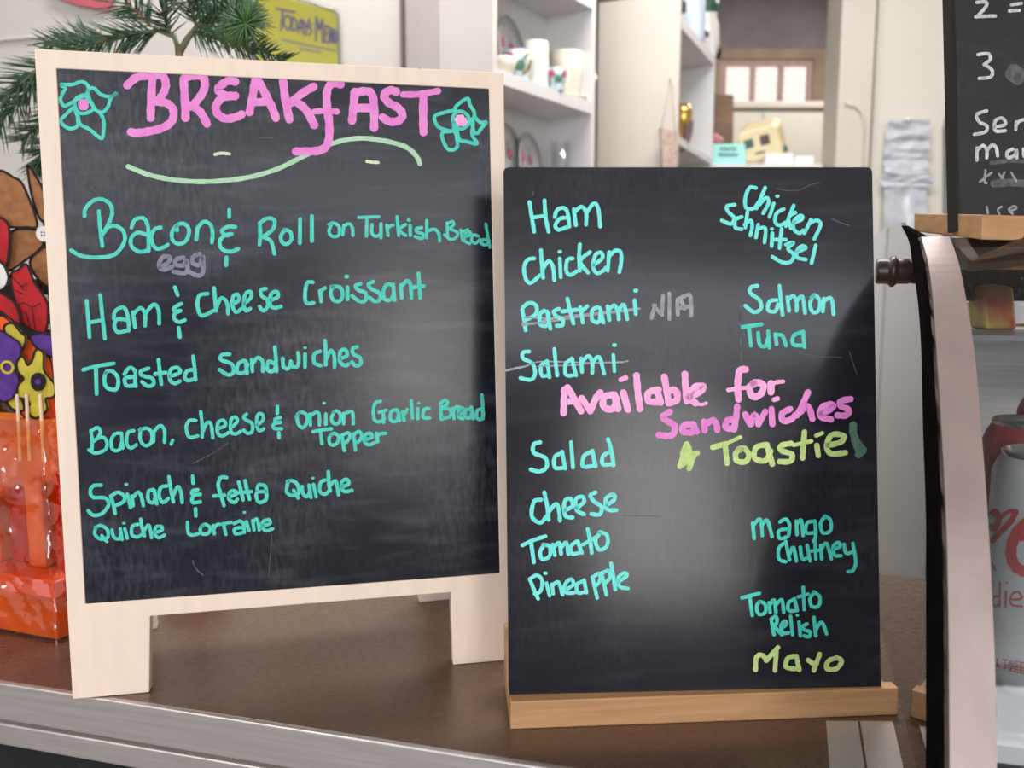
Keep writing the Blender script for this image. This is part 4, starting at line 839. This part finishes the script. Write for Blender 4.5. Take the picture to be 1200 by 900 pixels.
plate(600, .112, z1t, .090, 'grey floral plate leaning upright behind the blue cup on the upper shelf', None)
zl1 = P(620,147,2.12).z-.172; 
plate(597, .085, zl1, .086, 'left one of two floral plates leaning on the lower shelf', None)
plate(621, .095, zl1, .084, 'right one of two floral plates leaning on the lower shelf', None)
def cup(px, t, z, rt, rb_, h, m, name, label, handle=None, saucer=None, roses=0, group=None, cat='cup'):
    c = shelf_at(px, t, z); t_ = thing(name, label, cat, c, group); z0 = 0
    if saucer:
        MB().lathe([(0,.001),(saucer*.5,.001),(saucer,.012),(saucer,.014),(saucer*.5,.005),(0,.004)], c, n=32).build('saucer', M[m if m != 'china_blue' else 'china_cream'], t_, smooth=True); z0 = .005
    MB().lathe([(0,z0),(rb_,z0),(rb_*1.02,z0+.003),((rt+rb_)/2*1.03,z0+h*.5),(rt,z0+h),(rt*.94,z0+h),((rt+rb_)/2*.95,z0+h*.5),(rb_*.9,z0+.006),(0,z0+.006)], c, n=32).build('cup_body', M[m], t_, smooth=True)
    if handle:
        d_ = V(handle).normalized(); rm = (rt+rb_)/2
        MB().tube([c+d_*(rm)+V((0,0,z0+h*.8)), c+d_*(rm+h*.3)+V((0,0,z0+h*.85)), c+d_*(rm+h*.38)+V((0,0,z0+h*.55)), c+d_*(rm+h*.2)+V((0,0,z0+h*.3)), c+d_*(rb_*1.1)+V((0,0,z0+h*.25))], .0035, 8).build('handle', M['gold' if m == 'china_blue' else m], t_, smooth=True)
    for k in range(roses):
        an = -PI/2+(-.7+.8*k); hh = h*(.75-.25*(k % 2)); rr = rb_+(rt-rb_)*hh/h
        pos = c+V((math.cos(an)*rr*1.0, math.sin(an)*rr*1.0, z0+hh)); ax = V((math.cos(an), math.sin(an), -.2))
        MB().lathe([(0,0),(h*.20,0),(h*.14,.0015),(0,.002)], pos, ax, 9).build('painted_rose', M['rose' if k % 2 == 0 else 'leafp'], t_)
    return t_
cup(588, .045, z1t, .038, .020, .042, 'china_cream', 'bowl', 'shallow cream china bowl at the left of the upper shelf', cat='bowl')
cup(607, .040, z1t, .036, .022, .068, 'china_blue', 'teacup', 'blue floral teacup on the upper shelf beside the tall white mug', handle=(.6,-1,0), roses=2)
cup(627, .050, z1t, .031, .031, .112, 'china', 'mug', 'tall plain white mug in the middle of the upper shelf', handle=(-.2,1,0), cat='mug')
cup(662, .065, z1t, .046, .032, .120, 'china_cream', 'jug', 'cream china jug with faint leaf print behind the small floral cup', handle=(1,.3,0), saucer=.055, cat='jug')
cup(652, .010, z1t, .023, .015, .052, 'china_blue', 'teacup', 'small dark floral cup in front of the cream jug', roses=3)
cup(676, .060, z1t, .030, .014, .018, 'china_cream', 'saucer_dish', 'flat cream dish at the right end of the upper shelf', cat='dish')
gl1 = shelf_at(655, .06, zl1); tg = thing('glass_tumbler', 'clear glass tumbler glinting on the lower shelf right of the plates', 'glass', gl1)
MB().lathe([(0,.001),(.020,.001),(.026,.155),(.024,.155),(.018,.006),(0,.006)], gl1, n=28).build('glass_body', glassy('tumbler_glass', (.95,.96,.97), .15, .05, False), tg, smooth=True)
# ornament string of pale blossom at the left edge of the shelf
# ================================================================ SHELF UNIT 2
A2 = P(790, 327, 2.45); B2 = P(831, 327, 2.9); u2 = (B2-A2); u2.z = 0; u2.normalize(); n2 = V((-u2.y, u2.x, 0))
zs2b = P(831,78,2.9).z; zt2 = P(750,1,2.53).z
zlow = P(831,186,2.9).z
sh2, uu2, L2 = unit('display_shelf', 'tall white shelf unit with a wide cream side panel right of the crockery shelf', A2, B2, n2, .235, zt2, [(zs2b, zs2b+.03), (zlow-.02, zlow), (.1, .13), (1.0, 1.03)], M['cream'], M['white'], flat(A2, 0))
def s2(px, t, z): return shelf_at(px, t, z, A2, uu2, n2)
o = MB().hexa([flat(A2+n2*.03+u2*.02, zt2), flat(A2+n2*.2+u2*.02, zt2), flat(A2+n2*.2+u2*.2, zt2), flat(A2+n2*.03+u2*.2, zt2)], [flat(A2+n2*.03+u2*.02, zt2+.03), flat(A2+n2*.2+u2*.02, zt2+.03), flat(A2+n2*.2+u2*.2, zt2+.03), flat(A2+n2*.03+u2*.2, zt2+.03)]).build('tray', M['felt_edge'], bevel=.004); tag(o, 'dark tray lying on top of the cream shelf side panel', 'tray')
zz = zs2b+.03
c = s2(805, .05, zz); t_ = thing('jar', 'pale blue striped jar on the shelf right of the cream panel', 'jar', c)
MB().lathe([(0,0),(.040,0),(.045,.03),(.045,.26),(.038,.28),(0,.28)], c, n=28).build('jar_body', mat('pale_blue_glaze', (.40,.55,.70), .4, col2=(.62,.62,.66), scale=9, stretch=(6,6,1)), t_, smooth=True)
MB().lathe([(0,.28),(.042,.28),(.042,.30),(0,.31)], c, n=28).build('jar_lid', M['paper'], t_, smooth=True)
c = s2(822, .05, zz); t_ = thing('pitcher', 'white pitcher with a dark green rim beside the pale blue jar', 'pitcher', c)
MB().lathe([(0,0),(.034,0),(.048,.06),(.045,.12),(.036,.15),(.040,.18),(.036,.18),(.030,.15),(.038,.1),(0,.01)], c, n=28).build('pitcher_body', M['china'], t_, smooth=True)
MB().lathe([(.0365,.155),(.042,.18),(.043,.20),(.039,.20),(.0355,.155)], c, n=28).build('rim', M['dkgreen_paint'], t_, smooth=True)
MB().lathe([(0,0),(.014,0),(.01,.002),(0,.003)], c+V((-.01,-.047,.08)), (0,-1,0), 10).build('painted_dot', M['ink'], t_)
# hanging things on the near panel edge
nail = P(786, 92, 2.44)
hb = thing('hanging_bag', 'small brown wrapped bag hanging on a string from the cream panel edge', 'bag', P(784,170,2.42))
MB().prism([P(773,149,2.42), P(793,153,2.42), P(794,195,2.42), P(793,215,2.42), P(778,215,2.42), P(776,190,2.42)], (0,.018,0)).build('bag_body', M['brown_bag'], hb, bevel=.003)
MB().tube([P(775,150,2.418), nail, P(791,153,2.418)], .0012, 6).build('string', M['seam'], hb)
MB().tube([nail+V((0,.02,0)), nail+V((0,-.006,0))], .002, 8).build('hook', M['silver'], hb)
c = s2(798, .02, zlow); 
tr = thing('trophy_ornament', 'small gold ornament with dark top on the white shelf behind the hanging bag', 'ornament', P(797,186,2.7))
c = P(797,186,2.7)
Yo = 2.58
MB().lathe([(0,0),(.016,0),(.006,.02),(.006,.05),(.026,.08),(.028,.115),(.02,.135),(0,.135)], P(799,178,Yo), n=20).build('ornament_body', M['gold'], tr, smooth=True)
MB().lathe([(0,0),(.022,.0),(.024,.012),(.014,.026),(0,.03)], P(797,134,Yo), n=20).build('ornament_top', M['felt_edge'], tr, smooth=True)
MB().prism([P(803,141,2.56), P(813,141,2.56), P(812,155,2.56), P(808,168,2.56), P(801,160,2.56)], (0,.01,0)).build('dark_tag', M['plum'], tr, bevel=.002)

# ================================================================ right background
xc0, xc1 = P(835, 120, 3.9).x, P(977, 120, 3.9).x; ztc = P(900,119,3.9).z
cb = thing('cupboard', 'tall cream two-door cupboard below the small brown window', 'cupboard', V(((xc0+xc1)/2, 4.1, 0)))
MB().box(xc0, xc1, 3.92, 4.35, 0, ztc-.03).build('cupboard_body', M['cream2'], cb)
MB().box(xc0-.01, xc1+.01, 3.89, 4.36, ztc-.03, ztc).build('cupboard_top', M['cream'], cb, bevel=.005)
xm = P(894,150,3.9).x
MB().box(xc0+.005, xm-.002, 3.9, 3.92, .1, ztc-.045).build('door', M['cream2'], cb, bevel=.002)
MB().box(xm+.002, xc1-.005, 3.9, 3.92, .1, ztc-.045).build('door', M['cream2'], cb, bevel=.002)
for i, (x0, x1) in enumerate(((868,877),(884,897),(903,912))):
    a_ = P(x0,117,3.95); b_ = P(x1,119,3.95); o = MB().box(a_.x, b_.x, 3.95, 4.05, ztc, ztc+.012).build('dark_tray', M['felt_edge'], bevel=.003); tag(o, ['leftmost small dark tray on the cream cupboard top','middle small dark tray on the cream cupboard top','rightmost small dark tray on the cream cupboard top'][i], 'tray', 'dark trays on the cupboard')
# white bench-top cabinet carrying small things
zwb = P(860,193,2.95).z
wb = thing('side_cabinet', 'white side cabinet behind the sandwich board carrying the cream van ornament', 'cabinet', V((1.0, 3.1, 0)))
MB().box(P(832,193,2.95).x, P(960,193,2.95).x, 2.95, 3.30, 0, zwb-.02).build('cabinet_body', M['white'], wb)
MB().box(P(832,193,2.95).x, P(962,193,2.95).x, 2.93, 3.32, zwb-.02, zwb).build('cabinet_top', M['white'], wb, bevel=.003)
MB().box(P(836,193,2.95).x, P(895,193,2.95).x, 2.938, 2.95, .1, zwb-.03).build('door', M['white'], wb, bevel=.002)
MB().box(P(897,193,2.95).x, P(956,193,2.95).x, 2.938, 2.95, .1, zwb-.03).build('door', M['white'], wb, bevel=.002)
# turquoise card
Yk = 2.97
cd_ = thing('sign_card', 'pale turquoise card with two dark printed lines on the white cabinet', 'sign', V((P(852,192,Yk).x, Yk, zwb)))
MB().prism([V((P(831,192,Yk).x,Yk,zwb)), V((P(874,192,Yk).x,Yk,zwb)), P(874,168,Yk)+V((0,.01,0)), P(831,168,Yk)+V((0,.01,0))], (0,.004,0)).build('card', M['cyan'], cd_)
write(cd_, M['ink'], lambda x, y: (P(x, y, Yk-.001), V((0,-1,0))), 1.5, [(760,80,6, "503,565 515,558 527,566 540,558 552,567 565,560;575,565 590,558 600,567 618,560;492,608 505,602 518,610 530,602 545,610 560,603 575,610 590,603 605,610 628,605")], 'two short dark printed lines')
# picture, flowers
o = MB().prism([V((P(833,192,3.12).x,3.12,zwb)), V((P(859,192,3.12).x,3.12,zwb)), P(860,111,3.12), P(834,109,3.12)], (0,.02,0)).build('picture_board', M['picture'], bevel=.002); tag(o, 'brown picture board standing behind the turquoise card', 'picture')
fl = thing('flower_posy', 'pink flower and green leaves between the picture board and turquoise card', 'flowers', V((P(848,190,3.04).x, 3.04, zwb)))
fc = V((P(846,190,3.04).x, 3.04, zwb))
MB().lathe([(0,0),(.02,0),(.024,.04),(.02,.045),(0,.045)], fc, n=16).build('vase', M['china'], fl, smooth=True)
for k, (px, py, r_) in enumerate(((838,162,.014),(843,164,.012),(834,166,.011))):
    c = P(px, py, 3.03); pet = MB()
    for j in range(6):
        an = j*PI/3; pet.lathe([(0,-.3*r_),(r_*.6,0),(0,.3*r_)], c+V((math.cos(an)*r_*.6, 0, math.sin(an)*r_*.6)), (0,-1,0), 8)
    pet.build('blossom', M['pinkflower'], fl, smooth=True)
for k, (px, py) in enumerate(((849,161),(853,165),(858,168),(864,167))):
    c = P(px, py, 3.03); b0 = fc+V((0,0,.04))
    MB().prism([b0, lerp(b0,c,.5)+V((-.008,0,.0)), c, lerp(b0,c,.5)+V((.008,0,0))], (0,.001,0)).build('leaf', M['leaf'], fl)
    
# cream caravan ornament: rounded body tilted, dark windows
vn = thing('van_ornament', 'tilted cream ceramic caravan ornament with dark green windows on the white cabinet', 'ornament', V((P(893,192,3.0).x, 3.0, zwb)))
Yv = 3.0
front = [(864,160),(872,152),(890,148),(909,149),(914,158),(916,180),(905,188),(880,189.5),(872,180),(864,166)]
front = [(864,162),(868,155),(880,153),(900,151),(907,154),(911,166),(914,178),(908,186),(892,190),(880,189),(868,186)]
body = [P(*p, Yv) for p in [(863,160),(868,155),(905,146),(912,150),(918,178),(914,184),(878,191.5),(872,190)]]
roof = [P(*p, Yv+.10) for p in [(871,148),(882,143),(910,137),(917,142),(922,172),(918,178),(884,186),(878,184)]]
nb_ = len(body)
MB().add(body+roof, [tuple(range(nb_-1,-1,-1)), tuple(range(nb_,2*nb_))]+[(i,(i+1)%nb_,(i+1)%nb_+nb_,i+nb_) for i in range(nb_)]).build('van_body', M['yellow_cream'], vn, bevel=.008)
for pts, m in (([(871,165),(882,162),(884,172),(873,175)],'dkgreen_paint'), ([(890,159),(901,156.5),(903,168),(892,171)],'plum'), ([(885,179),(896,176.5),(897,178.5),(886,181)],'ink')):
    MB().prism([P(*p, Yv-.002) for p in pts], (0,.006,0)).build('window', M[m], vn, bevel=.001)
MB().prism([P(*p, Yv+.02) for p in [(916.5,171),(922,170),(924,177),(918,178)]], (0,.02,0)).build('window', M['dkgreen_paint'], vn)
for i, (x0, x1, y0) in enumerate(((897,929,180),(931,953,183))):
    a_ = P(x0,y0,2.96+.0*i); b_ = P(x1,192,2.96); o = MB().box(a_.x, b_.x, 2.955, 2.965, zwb, a_.z).build('paper_card', M['paper'], bevel=.002); tag(o, ['wider white card standing right of the turquoise card','narrow white card at the right end of the white cabinet'][i], 'card', 'white cards on the cabinet')
# cable on the pillar
o = MB().tube([P(990,121,2.85), P(1002,124,2.853), P(1010,132,2.853), P(1013,145,2.853), P(1013,170,2.853), P(1012,260,2.853)], .003, 8).build('wall_cable', M['cream2'], smooth=True); tag(o, 'thin pale cable running down the cream pillar', 'cable')
# hanging clear plastic bags on the kitchen wall
pb_ = thing('plastic_bag', 'bundle of crinkled clear plastic bags hanging on the cream wall by the pillar', 'bag', P(1062,142,2.88))
def crinkle(pts_l, pts_r, Y, seed, nm):
    vs = []; fs = []; nx, ny = 22, 34
    for j in range(ny+1):
        t = j/ny; i0 = min(int(t*(len(pts_l)-1)), len(pts_l)-2); f = t*(len(pts_l)-1)-i0
        l = lerp(V(pts_l[i0]), V(pts_l[i0+1]), f); r_ = lerp(V(pts_r[i0]), V(pts_r[i0+1]), f)
        for i in range(nx+1):
            q_ = lerp(l, r_, i/nx); p = P(q_.x, q_.y, Y)
            p.y += noise.noise(V((q_.x*.03+seed, q_.y*.13, seed)))*.020+noise.noise(V((q_.x*.08, q_.y*.3, seed*2)))*.006
            p.y = min(p.y, 2.895); vs.append(p)
    for j in range(ny):
        for i in range(nx): fs.append((j*(nx+1)+i, j*(nx+1)+i+1, (j+1)*(nx+1)+i+1, (j+1)*(nx+1)+i))
    return mesh(nm, vs, fs, M['bagfilm'], pb_, smooth=True)
M['bagfilm'] = mat('crinkled_bag_film', (.52,.54,.60), .22, spec=.7, noise_amt=.12, scale=30)
crinkle([(1040,142),(1036,186),(1036,206)], [(1090,140),(1089,186),(1086,206)], 2.875, 1, 'bag_top')
crinkle([(1035,205),(1031,212),(1036,222),(1034,300)], [(1088,205),(1094,212),(1086,222),(1088,300)], 2.870, 5, 'bag_body')
MB().tube([P(1064,140,2.90)+V((0,0,0)), P(1064,140,2.86)], .004, 8).build('hook', M['silver'], pb_)
# dark door jamb strip beside the upper chalkboard
o = MB().prism([P(1108,150,2.88), P(1114,120,2.88), P(1116,120,2.88), P(1116,320,2.88), P(1108,320,2.88)], (0,.02,0)).build('wall_strip', M['grey_shelf']); tag(o, 'narrow grey strip on the wall left of the upper chalkboard', 'strip')
